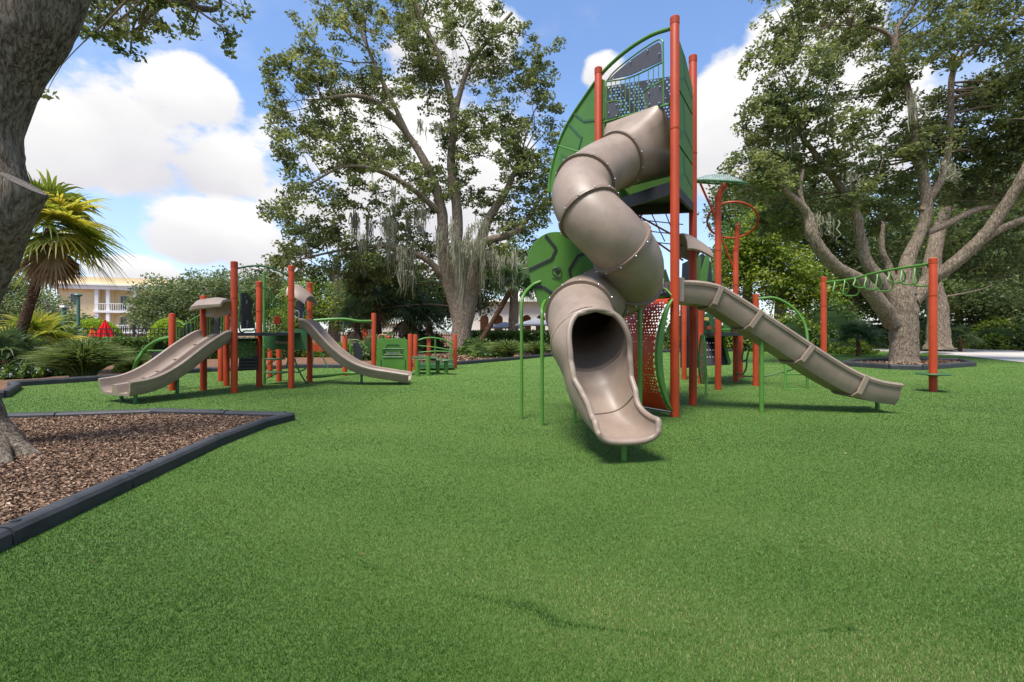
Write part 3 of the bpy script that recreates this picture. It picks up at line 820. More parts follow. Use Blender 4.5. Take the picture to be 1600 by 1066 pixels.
# canopy discs on bent posts
def disc_canopy(P, ztop, cpx, cpy, d, rx, name, m, net):
    c = W(cpx, cpy, d)
    pipe(tower, 'branch_arm', [V((P.x, P.y, ztop - .35)), V((P.x + .02, P.y, ztop)), c + V((.12, 0, -.05))], .055, 'orange', 12)
    pipe(tower, 'branch_arm', [V((P.x - .04, P.y, ztop - .45)), c + V((-rx * .72, 0, -.02))], .02, 'orange', 8)
    tilt = V((math.cos(R(4)), 0, -math.sin(R(4)))) if not net else V((math.cos(R(14)), 0, -math.sin(R(14))))
    sec = V((0, .87, -.5)) if net else V((0, .96, .27))
    rimp = [c + (tilt * math.cos(a) + sec * math.sin(a)) * rx for a in np.linspace(0, 2 * math.pi, 33)]
    o = pipe(tower, name, rimp, .024 if net else .02, m, 8, False)
    if net:
        for k in range(9):
            a = math.pi * (k + .5) / 9; b = a + math.pi + random.uniform(-.5, .5)
            pipe(o, 'net_cord', [c + (tilt * math.cos(a) + sec * math.sin(a)) * rx, c + V((0, 0, -.12)), c + (tilt * math.cos(b) + sec * math.sin(b)) * rx], .009, 'dgreen', 5)
        for q in (.35, .7):
            pipe(o, 'net_cord', [c + V((0, 0, -.12 * (1 - q))) + (tilt * math.cos(a) + sec * math.sin(a)) * rx * q for a in np.linspace(0, 2 * math.pi, 20)], .008, 'dgreen', 5, False)
    else:
        def dome(u, v_):
            x, y = 2 * u - 1, 2 * v_ - 1
            xx, yy = x * math.sqrt(max(0, 1 - y * y / 2)), y * math.sqrt(max(0, 1 - x * x / 2))
            return c + (tilt * xx + sec * yy) * rx + V((0, 0, .16 * (1 - min(1, xx * xx + yy * yy))))
        perforated(o, 'canopy_sheet', dome, 22, 22, lambda u, v_: .62 if random.random() < .8 else 0, 'mesh_green')
M['mesh_green'] = paint('pale_green_sheet', (.20, .25, .215), .5, .15, 3)
disc_canopy(P4, 3.75, 1123, 285, 9.15, .50, 'leaf_canopy', 'dgreen', False)
disc_canopy(P5, 2.98, 1144, 345, 10.5, .54, 'net_canopy', 'orange', True)
# arch climber
q1 = [W(1184, 467, 9.7), W(1212, 466, 9.6), W(1240, 482, 9.5), W(1257, 506, 9.4), W(1262, 535, 9.3), V((G(1262, 608).x, 9.2, .5)), V((G(1262, 608).x, 9.2, -.03))]
q2 = [W(1190, 524, 9.7), W(1208, 530, 9.5), W(1221, 547, 9.35), W(1227, 572, 9.25), V((G(1227, 608).x, 9.2, -.03))]
ac = pipe(tower, 'arch_climber', q1, .026)
pipe(ac, 'rail', q2, .026)
for y in (561, 585, 608):
    pipe(ac, 'rung', [W(1226, y, 9.22), W(1262, y, 9.22)], .018)
for a, b in (((1203, 495), (1210, 470)), ((1240, 506), (1252, 490)), ((1222, 497), (1228, 473))):
    pipe(ac, 'stay', [W(*a, 9.8), W(*b, 9.58)], .010)
pipe(tower, 'balance_rope', [W(1160, 588, 10.4), W(1195, 588, 10.2), W(1230, 580, 10.0), W(1262, 569, 9.3)], .014, 'dgreen')
pipe(tower, 'loop_climber', [W(1150, 583, 10.3), W(1160, 585, 10.3), W(1166, 575, 10.3), W(1167, 562, 10.3), W(1170, 548, 10.3), W(1173, 542, 10.3), W(1165, 541, 10.4), W(1161, 550, 10.4), W(1160, 564, 10.4), W(1168, 562, 10.3)], .019, 'dgreen')
# play panel with square openings, and the sloped black climbing wall with rows of slots
def gp(u, v_):
    return W(1092 + 27 * u, 528 - 45 * v_, 10.2)
perforated(tower, 'window_panel', gp, 3, 3, lambda u, v_: .55 if abs(u - .5) < .2 and v_ > .4 else 0, 'dgreen')
panel(tower, 'toggle_block', [W(x, y, 10.15) for x, y in ((1104, 510), (1111, 510), (1111, 515), (1104, 515))], .04, 'orange')
panel(tower, 'toggle_block', [W(x, y, 10.15) for x, y in ((1100, 496), (1107, 496), (1107, 501), (1100, 501))], .04, 'yellow')
cw = panel(tower, 'climbing_wall', [W(1098, 528, 10.3), W(1127, 528, 10.3), W(1137, 570, 9.9), W(1098, 571, 9.9)], .03, 'black')
for r_ in range(3):
    for k in range(5):
        y = 536 + r_ * 11; dd = 10.2 - r_ * .1
        mb = MB(); mb.box(W(1105 + k * 4.6, y, dd), .03, .01, .016); mb.build('toe_slot', 'white', cw)
panel(tower, 'wall_edge', [W(1127, 526, 10.25), W(1131, 526, 10.25), W(1142, 569, 9.85), W(1138, 570, 9.85)], .05, 'green')
for poly, d0 in (([(1130, 524), (1131, 484), (1137, 478), (1141, 484), (1141, 524)], 10.0), ([(1142, 520), (1142, 487), (1158, 490), (1166, 520)], 11.2)):
    panel(tower, 'fin_panel', [W(x, y, d0) for x, y in poly], .03, 'pgreen' if d0 < 11 else 'black', 0, .008)
# small leaf-shaped play panel on its own pole
def lp(u, v_):
    w = math.sin(math.pi * (.04 + .92 * v_)) ** .7 * 5.5
    return W(1097.5 + (2 * u - 1) * w, 600 - 76 * v_, 7.5 + .25 * (2 * u - 1))
lo_ = perforated(tower, 'leaf_paddle', lp, 4, 16, lambda u, v_: .5 if .2 < u < .8 else 0, 'dgreen')
pipe(lo_, 'rim', [lp(0, v_ / 12) for v_ in range(13)] + [lp(1, v_ / 12) for v_ in range(12, -1, -1)], .016, 'green')
g = G(1103, 618); pipe(lo_, 'pole', [V((g.x, g.y, -.03)), V((g.x, g.y, .45)), lp(.6, .3)], .018)
panel(tower, 'far_infill', [W(x, y, 11.3) for x, y in ((1063, 470), (1092, 470), (1092, 575), (1063, 575))], .02, 'black')

# ------------------------------------------------------------------ monkey bars
m1, m2 = G(1287, 594), G(1458, 612)
mk = thing('monkey_bars', 'green looped overhead ladder between two orange posts beside the spreading oak', 'monkey bars', ((m1.x + m2.x) / 2, (m1.y + m2.y) / 2, 0))
post(mk, m1, 2.38, .06); post(mk, m2, 2.48, .064)
def mp(u, dz=0., off=0.):
    p = m1.lerp(m2, u); t = (m2 - m1).normalized(); s = V((-t.y, t.x, 0))
    return V((p.x, p.y, 2.26 + .12 * u + .05 * math.sin(math.pi * u) * 0 + dz)) + s * off
for off in (0.,):
    pipe(mk, 'top_rail', [mp(.03, 0, off), mp(.3, -.02, off), mp(.6, .03, off), mp(.97, .02, off)], .024)
for k in range(8):
    u = .12 + k * .105; d_ = .26 + .08 * math.sin(k * 2.1)
    pipe(mk, 'rung_loop', [mp(u, 0, 0), mp(u + .02, -.08, -.05), mp(u + .03, -d_, -.12), mp(u + .05, -d_ - .05, 0), mp(u + .09, -d_ - .03, .12), mp(u + .11, -d_ * .5, .1), mp(u + .10, 0, 0)], .015, 'green', 8)
sd_ = MB(); sd_.lathe((m2.x, m2.y, .33), [(.06, -.05), (.10, -.03), (.26, -.012), (.27, 0), (.265, .012), (.09, .014)], 24); sd_.build('step_disc', 'dgreen', mk, True)

# ------------------------------------------------------------------ left play structure
A, B, C, D, E, Fp, Gp = G(366, 614), G(455, 607), G(318, 610), G(269, 610), G(405, 605), G(484, 598), G(354, 603)
ps = thing('play_structure', 'low play structure with orange posts, double taupe slide and curved side slide', 'play structure', ((A.x + E.x) / 2, 9.4, 0))
for p, z in ((A, 2.39), (B, 2.41), (C, 1.81), (D, 1.47), (E, 2.12), (Fp, 2.19), (Gp, 1.62)):
    post(ps, p, z, .058)
ZD = .96
def zz(p, z):
    return V((p.x, p.y, z))
panel(ps, 'deck', [zz(A, ZD), zz(C, ZD), zz(Gp, ZD), zz(E, ZD)], .06, 'black')
panel(ps, 'deck', [zz(A, 1.07), zz(B, 1.07), zz(Fp, 1.07), zz(E, 1.07)], .06, 'black')
# double slide
sdir = V((A.y - C.y, -(A.x - C.x), 0)); sdir = V((-.43, -.9, 0)).normalized()
mid_ = (A + C) / 2
prof = [(0.02, ZD - .01), (.12, ZD - .04), (.4, ZD - .22), (.8, ZD - .52), (1.1, ZD - .69), (1.35, ZD - .77), (1.62, ZD - .80)]
dp = cr([zz(mid_ + sdir * s_, z) for s_, z in prof], 6)
ds = trough(ps, 'double_slide', dp, .84, .2, 'taupe', (), True)
for k in range(5):
    f_ = frames(dp)[6 + k * 5]; mb = MB(); mb.box(f_[0] + f_[3] * .133, .07, .045, .014, math.atan2(f_[2].y, f_[2].x)); mb.build('grip_bump', 'taupe_d', ds)
for x, y, zt in ((190, 628, .16), (212, 631, .15), (277, 622, .35)):
    g = G(x, y); pipe(ds, 'leg', [zz(g, -.03), zz(g, zt)], .028, 'dgreen')
# hood over the double slide: a dished taupe crossbar
hr = []
for k in range(11):
    q = k / 10; c = zz(C, 1.53).lerp(zz(A, 1.60), q) + sdir * .1; ht = .11 + .07 * math.sin(math.pi * q); rg = []
    dp_ = .16 + .16 * math.sin(math.pi * q) ** 1.3
    sec_ = [(-.10, -ht), (-.12, 0), (-.08, ht * .8), (.02, ht), (dp_ * .7, ht * .75), (dp_, ht * .1), (dp_ * .96, -ht * .2)]
    inn_ = [(x * .86 - .004, y * .8 - .02) for x, y in sec_[::-1]]
    rg = [c + sdir * x + V((0, 0, y)) for x, y in sec_ + inn_]
    hr.append(rg)
mb = MB(); mb.loft(hr, True, True); mb.build('slide_hood', 'taupe', ps, True)
# side slide
st = [(466, 497), (476, 499), (486, 507), (500, 523), (520, 544), (545, 563), (572, 574), (605, 580), (636, 585)]
spth = cr([W(x, y, 9.72) for x, y in st], 6); spth = [V((p.x, 9.97 + .1 * (p.x + 4.4) / 2.2, p.z)) for p in spth]
f2 = frames(spth); spth = [p - u * .17 for p, t, s, u in f2]
s2 = trough(ps, 'side_slide', spth, .42, .16, 'taupe', ())
for x, y, zt in ((565, 600, .34), (625, 598, .18)):
    g = G(x, y); pipe(s2, 'leg', [zz(g, -.03), zz(g, zt)], .026, 'dgreen')
hood(ps, 458, 487, 443, 478, 9.85, .33)
# arched bar, pole with stepping pads
pipe(ps, 'arch_bar', [zz(A, 2.26), zz(A.lerp(B, .25), 2.34), zz(A.lerp(B, .52), 2.36), zz(A.lerp(B, .8), 2.28), zz(B, 2.22)], .018, 'dgreen')
pc = G(413, 600)
pl_ = pipe(ps, 'climbing_pole', [zz(pc, -.03), zz(pc, 2.4)], .032)
for k, (x0, x1, y) in enumerate(((416, 448, 525), (415, 440, 541), (417, 442, 561), (417, 447, 582), (416, 436, 603))):
    a, b = W(x0, y, pc.y), W(x1, y, pc.y)
    mb = MB(); mb.box((a + b) / 2, (b - a).x, .24, .035); o = mb.build('step_pad', 'dgreen' if k else 'taupe', pl_, False, .012)
    pipe(pl_, 'step_arm', [V((pc.x, pc.y, a.z - .16)), V(((a.x + b.x) / 2, pc.y, a.z - .03))], .012)
# barriers
def spot(px, py, a, b): return OP(px, py, a, b)
ch_ = panel(ps, 'cheese_panel', [spot(x, y, A, E) for x, y in ((377, 458), (384, 457), (396, 472), (392, 487), (397, 513), (377, 514))], .02, 'black')
for x, y, r_ in ((384, 472, .05), (385, 504, .055), (383, 464, .025), (385, 511, .03)):
    c = spot(x, y, A, E) + V((0, -.025, 0)); mb = MB()
    mb.tube([c, c + V((0, .002, 0))], [r_, r_], 16); mb.build('porthole', 'leafy', ch_) if 'leafy' in M else mb.build('porthole', 'mesh_green', ch_)
pipe(ps, 'panel_frame', [spot(x, y, A, E) for x, y in ((370, 456), (377, 456), (384, 456), (397, 472), (393, 487), (398, 514), (385, 517), (374, 514), (375, 458))], .014)
for k in range(9):
    x = 418 + k * 4.6; q = abs(k - 3.5) / 4.5; yt = 452 + (12 if k > 2 else k * 6) + (6 if k == 4 else 0)
    pipe(ps, 'picket', [OP(x, yt, E, Fp), OP(x, 520, E, Fp)], .009, 'green', 6)
pipe(ps, 'barrier_rail', [OP(x, y, E, Fp) for x, y in ((409, 450), (417, 451), (424, 458), (430, 466))], .014)
pipe(ps, 'barrier_rail', [OP(x, y, E, Fp) for x, y in ((426, 513), (429, 490), (426, 473), (438, 459), (452, 457), (462, 458))], .014)
pipe(ps, 'barrier_rail', [OP(x, y, E, Fp) for x, y in ((410, 520), (440, 521), (470, 519))], .014)
panel(ps, 'gear_block', [OP(x, y, E, Fp) + V((0, -.05, 0)) for x, y in ((430, 495), (439, 494), (439, 507), (430, 507))], .05, 'orange')
bp = panel(ps, 'bubble_panel', [OP(x, y, B + V((-.6, .15, 0)), Fp) for x, y in ((0, 0),)] * 0 + [W(x, y, 9.8) for x, y in ((414, 524), (480, 512), (480, 548), (414, 545))], .02, 'dgreen')
mb = MB(); c = W(441, 535, 9.76); mb.tube([c + V((-.12, 0, 0)), c + V((-.05, -.03, .0)), c + V((.05, -.03, 0)), c + V((.12, 0, 0))], [.03, .045, .045, .03], 12); mb.build('bubble_window', 'taupe', bp, True)
perforated(ps, 'perforated_panel', lambda u, v_: A.lerp(E, .12 + .76 * u) + V((0, 0, .62 + .36 * v_)), 9, 8, lambda u, v_: .6 if random.random() < .7 else 0, 'dgreen')
for k in range(4):
    mb = MB(); mb.beam(W(374, 561 + k * 5, 9.1), W(402, 560 + k * 5, 9.3), .05, .03); mb.build('ladder_rung', 'black', ps)
panel(ps, 'ladder_back', [W(374, 556, 9.35), W(403, 556, 9.45), W(403, 578, 9.45), W(372, 580, 9.35)], .02, 'black')
# stair module on the left: handrail arch, black wall, pickets and dark shields
pipe(ps, 'handrail', [zz(G(208, 596), .02), W(211, 572, 9.2), W(225, 548, 9.1), W(245, 533, 9.0), W(267, 527, 9.0)], .034)
pipe(ps, 'handrail', [W(227, 548, 9.3), W(248, 548, 9.2), W(267, 548, 9.1)], .014)
bw = panel(ps, 'climbing_wall', [W(x, y, 9.35) for x, y in ((240, 549), (268, 549), (268, 579), (231, 580))], .03, 'black')
for x, y in ((240, 562), (252, 555), (246, 570)):
    mb = MB(); mb.box(W(x, y, 9.3), .025, .02, .02); mb.build('bolt_head', 'steel', bw)
for x, y0, y1 in ((276, 503, 545), (281, 503, 543), (292, 505, 533), (299, 500, 530), (305, 497, 527), (309, 496, 525), (324, 488, 531), (328, 489, 531), (346, 495, 530), (350, 494, 530)):
    pipe(ps, 'picket', [W(x, y0, 9.15), W(x, y1, 9.15)], .011, 'green', 6)
pipe(ps, 'handrail', [W(272, 503, 9.1), W(281, 504, 9.1), W(289, 508, 9.1), W(300, 500, 9.1), W(314, 492, 9.1)], .015)
pipe(ps, 'handrail', [W(322, 487, 9.4), W(329, 490, 9.4), W(337, 495, 9.4), W(351, 493, 9.4)], .015)
panel(ps, 'shield_panel', [W(x, y, 9.2) for x, y in ((287, 507), (296, 503), (300, 515), (298, 540), (287, 545))], .03, 'black', 0, .02)
panel(ps, 'shield_panel', [W(x, y, 9.5) for x, y in ((335, 498), (343, 495), (344, 532), (335, 532))], .03, 'black', 0, .02)
panel(ps, 'cheese_panel', [W(x, y, 10.0) for x, y in ((462, 470), (475, 466), (476, 490), (472, 498), (462, 496))], .03, 'black', 0, .02)
pipe(ps, 'hoop_handle', [W(x, y, 9.9) for x, y in ((460, 487), (465, 486), (468, 492), (465, 497), (460, 494))], .012, 'mesh_green')
pipe(ps, 'hoop_handle', [W(x, y, 9.9) for x, y in ((474, 497), (474, 489), (479, 487), (481, 494))], .012, 'mesh_green')
pipe(ps, 'loop_climber', [W(x, y, 10.2) for x, y in ((460, 560), (464, 572), (470, 585), (478, 597), (482, 598))], .018, 'dgreen')
pipe(ps, 'loop_climber', [W(x, y, 10.2) for x, y in ((455, 575), (462, 582), (470, 580), (478, 576))], .016, 'dgreen')
pipe(ps, 'loop_climber', [W(x, y, 9.9) for x, y in ((441, 550), (448, 552), (450, 562), (447, 575))], .016, 'dgreen')
# extra back posts seen under the decks
for x, y, z in ((436, 596, 1.0), (345, 596, .95), (422, 590, .95)):
    post(ps, G(x, y), z, .058)

# ------------------------------------------------------------------ toddler pieces farther right
Hh, I_, J_, J2, K_, L_p = G(584, 589), G(539, 587), G(641, 586), G(649, 578), G(670, 577), G(711, 576)
ov = thing('overhead_beam', 'green overhead beam on a single orange post behind the side slide', 'climbing beam', (Hh.x, Hh.y, 0))
post(ov, Hh, 1.59, .056)
pipe(ov, 'beam', [W(490, 501, 11.2), W(520, 499, 11.3), W(541, 499, 11.4), W(560, 502, 11.5), W(580, 502, 11.68)], .035)
pipe(ov, 'hanger', [W(537, 500, 11.4), W(536, 520, 11.4), W(540, 528, 12)], .014, 'dgreen')
cpn = thing('car_play_panel', 'green upright play panel engraved with the front of a car', 'play panel', (W(614, 575, 12.3).x, 12.3, 0))
cpl = cr([W(x, y, 12.3) for x, y in ((589, 533), (592, 530), (612, 529), (634, 530), (637, 534))], 3)
pb = panel(cpn, 'board', cpl + [W(638, 580, 12.3), W(588, 580, 12.3)], .05, 'pgreen')
car = [[(602, 545), (605, 538), (623, 538), (626, 545)], [(598, 545), (630, 545), (630, 558), (598, 558), (598, 545)], [(600, 554), (628, 554)], [(605, 552), (623, 552)], [(595, 562), (595, 576)], [(633, 562), (633, 576)]]
for seg in car:
    pipe(pb, 'engraved_line', [W(x, y, 12.26) for x, y in seg], .009, 'dgreen', 5, False)
mb = MB()
for k in range(7):
    mb.box(W(607 + k * 2.4, 550.3, 12.265), .03, .012, .022)
mb.box(W(601, 550, 12.265), .05, .012, .03); mb.box(W(627, 550, 12.265), .05, .012, .03)
mb.build('engraved_grille', 'black', pb)
pipe(cpn, 'handle_hoop', [W(591, 531, 12.4), W(592, 525, 12.4), W(597, 523, 12.4), (W(602, 525, 12.4)), W(603, 531, 12.4)], .02, 'tan')
post(cpn, J_, 1.07, .06)
mb = MB(); mb.lathe(W(607, 530, 12.4), [(.05, 0), (.055, .06), (.03, .09)], 12); mb.build('knob', 'orange', cpn)
tb_ = thing('activity_table', 'small green table with round stools on green stalks by the turf border', 'table', (W(661, 586, 12.3).x, 12.4, 0))
panel(tb_, 'table_top', [W(642, 560, 12.2), W(681, 560, 12.2), W(680, 558, 13.0), W(643, 558, 13.0)], .04, 'dgreen')
for x, y, zt in ((652, 588, .42), (669, 587, .5)):
    g = G(x, y); pipe(tb_, 'leg', [zz(g, -.02), zz(g, zt)], .06, 'green')
for x, y in ((684, 584.5), (697, 585.5)):
    g = G(x, y); s_ = thing('stool', 'small green stool right beside the little green table' if x < 690 else 'small green stool between the other stool and the toddler bridge end post', 'stool', (g.x, g.y, 0), 'green stools at the little table')
    pipe(s_, 'stalk', [zz(g, -.02), zz(g, .36)], .055, 'green'); mb = MB(); mb.lathe(zz(g, .36), [(.2, 0), (.21, .02), (.19, .04)], 16); mb.build('seat', 'dgreen', s_)
br = thing('toddler_bridge', 'low toddler bridge with arched green rails between short orange posts', 'play bridge', (W(680, 575, 14).x, 14.2, 0))
for p, z in ((J2, 1.05), (K_, .92), (L_p, 1.05)):
    post(br, p, z, .062)
pipe(br, 'arch_rail', [W(650, 533, 14), W(668, 528, 14.1), W(690, 530, 14.2), W(708, 538, 14.3)], .025)
pipe(br, 'rail', [W(650, 540, 14), W(680, 543, 14.1), W(708, 548, 14.2)], .02)
pipe(br, 'rail', [W(653, 551, 14), W(680, 549, 14.1), W(706, 550, 14.2)], .02)
pipe(br, 'upright', [W(680, 530, 14.1), W(680, 566, 14.1)], .02)
pipe(br, 'upright', [W(706, 536, 14.2), W(705, 573, 14.2)], .03)
mb = MB(); mb.beam(W(655, 571, 14.0), W(708, 571, 14.2), .8, .1); mb.build('bridge_deck', 'dgreen', br)
op = thing('net_play_panel', 'orange perforated play panel and stub post under the side slide', 'play panel', (W(500, 580, 12.2).x, 12.2, 0))
perforated(op, 'perforated_panel', lambda u, v_: W(487 + 24 * u, 549 - 18 * v_ * (1 - abs(u - .4)), 12.2), 10, 7, lambda u, v_: .5, 'orange')
pipe(op, 'support_leg', [W(500, 549, 12.2), W(512, 574, 12.2)], .016, 'dgreen'); pipe(op, 'support_leg', [W(490, 549, 12.2), W(487, 580, 12.2)], .016, 'dgreen')
post(op, I_, 1.0, .06)
panel(op, 'cheese_panel', [W(x, y, 12.3) for x, y in ((551, 536), (559, 534), (566, 545), (564, 565), (553, 558))], .03, 'black', 0, .02)
pipe(op, 'green_frame', [W(546, 534, 12.3), (W(548, 545, 12.3)), W(546, 560, 12.3)], .03)
pipe(op, 'frame_rail', [W(543, 532, 12.3), W(560, 532, 12.3), W(575, 545, 12.3)], .014)
bb = pipe(None, 'balance_beam', [G(478, 589, .12), G(505, 588, .12), G(535, 584, .12), G(562, 583, .12)], .035, 'green'); tag(bb, 'low curved green balance beam lying behind the side slide', 'balance beam')
# ------------------------------------------------------------------ trees
def branchy(mb, a, b, r0, r1, sag=.12, n=6, sides=6):
    L_ = (b - a).length; m = a.lerp(b, .5) + V((random.uniform(-.12, .12), random.uniform(-.12, .12), random.uniform(-.02, sag))) * L_
    p = cr([a, m, b], n); mb.tube(p, lerp_list([r0, (r0 + r1) * .5, r1], len(p)), sides, False)
    return p
def tree(name, label, base, limbs, blobs, ncl, nleaf, leaf, m='leaf_oak', bark='bark', clr=.45, group=None, moss=None, sides=14, nbough=70, up=.0, hollow=.35, twigs=True, gap=0., gsize=2.2, boughr=.09, wob=.06):
    """limbs: lists of (point, radius); blobs: (centre, rx, ry, rz, weight)"""
    root = thing(name, label, 'tree', (base.x, base.y, 0), group)
    mb = MB(); nodes = []
    for lm in limbs:
        pts = [l[0] for l in lm]; p = cr(pts, 7); r_ = lerp_list([l[1] for l in lm], len(p))
        mb.tube(p, r_, sides, True, wob); nodes += [(q, rr) for q, rr in zip(p, r_)][len(p) // 4:]
    trunk = mb.build('trunk', bark, root, True)
    w = np.array([b[4] for b in blobs]); w = w / w.sum()
    pick = rng.choice(len(blobs), ncl, p=w); dirs = rng.normal(size=(ncl, 3)); dirs /= np.linalg.norm(dirs, axis=1)[:, None]
    rad = (hollow + (1 - hollow) * rng.uniform(0, 1, ncl)) ** .6
    bc = np.array([list(b[0]) for b in blobs]); br_ = np.array([[b[1], b[2], b[3]] for b in blobs])
    Cc = bc[pick] + dirs * rad[:, None] * br_[pick]
    Cc = Cc[Cc[:, 2] > .3]
    if gap:
        kv = rng.normal(size=(14, 3)) * 2.6 / gsize; ph = rng.uniform(0, 6.28, 14)
        fld = np.cos(Cc @ kv.T + ph).sum(1); Cc = Cc[fld > np.quantile(fld, gap)]
    ncl = len(Cc)
    if twigs:
        NP = np.array([list(q[0]) for q in nodes]); bm_ = MB(); sub = []
        for i in rng.choice(ncl, min(nbough, ncl), False):
            c = Cc[i]; j = int(np.argmin(np.linalg.norm(NP - c, axis=1) + .8 * np.maximum(0, NP[:, 2] - c[2])))
            p = branchy(bm_, V(NP[j]), V(c), min(boughr, max(.02, nodes[j][1] * .45)), .012, .1)
            sub += [list(q) for q in p[2:]]
        SP = np.array(sub) if sub else NP
        for i in rng.choice(ncl, min(ncl, nbough * 6), False):
            c = Cc[i]; j = int(np.argmin(np.linalg.norm(SP - c, axis=1)))
            if np.linalg.norm(SP[j] - c) < 3.5:
                branchy(bm_, V(SP[j]), V(c), min(.016, boughr * .5), min(.006, boughr * .2), .05, 2, 4)
        bm_.build('boughs', 'twig', root, True)['kind'] = 'stuff'
    cr_ = rng.normal(0, .16, ncl)
    k = np.repeat(np.arange(ncl), nleaf); n = len(k)
    off = rng.normal(size=(n, 3)); off /= np.linalg.norm(off, axis=1)[:, None]; off *= (rng.uniform(0, 1, n) ** .45 * 1.75 * (rng.uniform(.6, 1.2, ncl)[k]))[:, None] * clr * np.array([1, 1, .6])
    C_ = Cc[k] + off
    rn = .45 + cr_[k] * 1.4 + rng.normal(0, .16, n)
    fol = quads('crown', C_, leaf, m, root, .55, rn, .3)
    fol['kind'] = 'stuff'
    if moss is not None:
        paths = []; wd = []
        for c, L_, sp_, nn in moss:
            cen = [np.array(c) + rng.normal(size=3) * np.array([sp_, sp_, sp_ * .5]) for _ in range(max(2, nn // 11))]
            for _ in range(int(nn * 2.2)):
                qc = cen[rng.integers(len(cen))]; p0 = qc + rng.normal(size=3) * np.array([.10, .10, .12]) * (1 if c[1] > 12 else .2); ln = L_ * rng.uniform(.25, 1.0) * (.6 + .4 * math.sin(qc[0] * 7)); K = 9
                t = np.linspace(0, 1, K)[:, None]; sw = rng.normal(size=(1, 3)) * (.05 if c[1] > 12 else .012)
                p = p0 + t * np.array([[0, 0, -ln]]) + np.sin(t * rng.uniform(6, 16) + rng.uniform(0, 6)) * sw * (.4 + t)
                paths.append(p); wd.append(np.interp(np.linspace(0, 1, K), [0, .25, 1], [.045, .05, .008]) * rng.uniform(.5, 1.3) * (1 if c[1] > 12 else .22))
        P = ribbons(np.array(paths), np.array(wd)); mo = soup('hanging_moss', P, 'moss', root, np.repeat(rng.beta(2, 2, len(paths)), 8)); mo['kind'] = 'stuff'
    return root
def BL(px, py, rx, ry, d, rd=None, w=None):
    a = rx / F * d; b = ry / F * d
    return (W(px, py, d), a, rd if rd else a * .9, b, w if w else rx * ry)
def LM(*pts):
    return [(W(x, y, d), r_ / F * d / math.sqrt(1 + ((x - CX) / F) ** 2)) for x, y, d, r_ in pts]

# moss-hung oak in the middle distance
d = 24.5
tree('oak_tree', 'tall oak hung with grey moss on a mulch bank behind the turf', G(722, 553), [
    LM((722, 562, d, 25.2), (720, 545, d, 17.8), (721, 515, d, 14.8), (716, 480, d, 14.1), (700, 430, d, 12.6), (692, 380, d, 9.6), (690, 330, d, 8.1), (672, 270, d, 6.7), (640, 215, d, 5.2), (600, 170, d - 1, 4.4), (560, 150, d - 2, 3.7), (500, 155, d - 2.5, 2.2)),
    LM((724, 520, d, 11.8), (735, 470, d, 11.1), (745, 410, d, 9.6), (760, 350, d + .5, 7.4), (790, 300, d + 1, 5.2), (812, 250, d + 1, 3.0)),
    LM((722, 470, d, 9.6), (712, 420, d, 9.6), (715, 340, d, 8.1), (705, 260, d, 6.7), (708, 180, d, 5.2), (690, 100, d, 4.4), (660, 30, d, 3.0), (640, -30, d, 2.2)),
    LM((702, 440, d, 6), (660, 402, d - .6, 4.5), (600, 385, d - 1.2, 3.5), (530, 392, d - 1.5, 2.2), (470, 405, d - 1.5, 1.4)),
    LM((708, 190, d, 4.4), (730, 110, d, 3.7), (765, 60, d, 3.0), (800, 20, d, 2.2)),
    LM((690, 335, d, 5.2), (650, 300, d - 1, 4.4), (600, 270, d - 2, 3.7), (540, 260, d - 3, 2.2), (480, 290, d - 3, 1.5)),
    LM((640, 215, d, 3.7), (590, 110, d, 3.0), (560, 40, d, 2.2)),
    LM((748, 380, d, 6.7), (800, 365, d, 5.2), (822, 345, d, 3.7), (850, 300, d, 2.2))],
    [BL(470, 150, 75, 60, d - 2), BL(560, 80, 110, 75, d - 1), BL(690, 60, 120, 75, d), BL(800, 80, 75, 85, d + 1), BL(830, 200, 55, 90, d + 1), BL(640, 180, 120, 80, d + 1), BL(500, 240, 85, 60, d - 2),
     BL(760, 260, 95, 90, d + 1), BL(600, 290, 110, 65, d), BL(490, 330, 75, 45, d - 2), BL(520, 400, 95, 42, d - 1), BL(620, 400, 85, 60, d + 1), BL(800, 390, 60, 60, d + 1), BL(440, 420, 30, 40, d), BL(840, 300, 30, 60, d), BL(620, -40, 190, 60, d), BL(590, 460, 60, 35, d + 2)],
    3300, 40, .175, 'leaf_oak', 'bark2', .25, gap=.37, gsize=2.2, boughr=.055, moss=[(W(x, y, d - 1.2), L_ / F * d, s_, n_) for x, y, L_, s_, n_ in (
        (705, 375, 110, .5, 90), (730, 380, 110, .5, 90), (755, 385, 90, .5, 70), (690, 360, 100, .5, 60), (745, 350, 80, .5, 50), (650, 330, 70, .4, 36), (610, 345, 90, .3, 40), (565, 340, 95, .25, 40), (515, 415, 70, .2, 30), (535, 405, 70, .2, 26), (640, 390, 100, .5, 60), (585, 380, 90, .5, 50), (680, 190, 50, .3, 18), (620, 300, 70, .4, 30), (790, 400, 80, .4, 40), (480, 395, 50, .3, 16))], nbough=110)
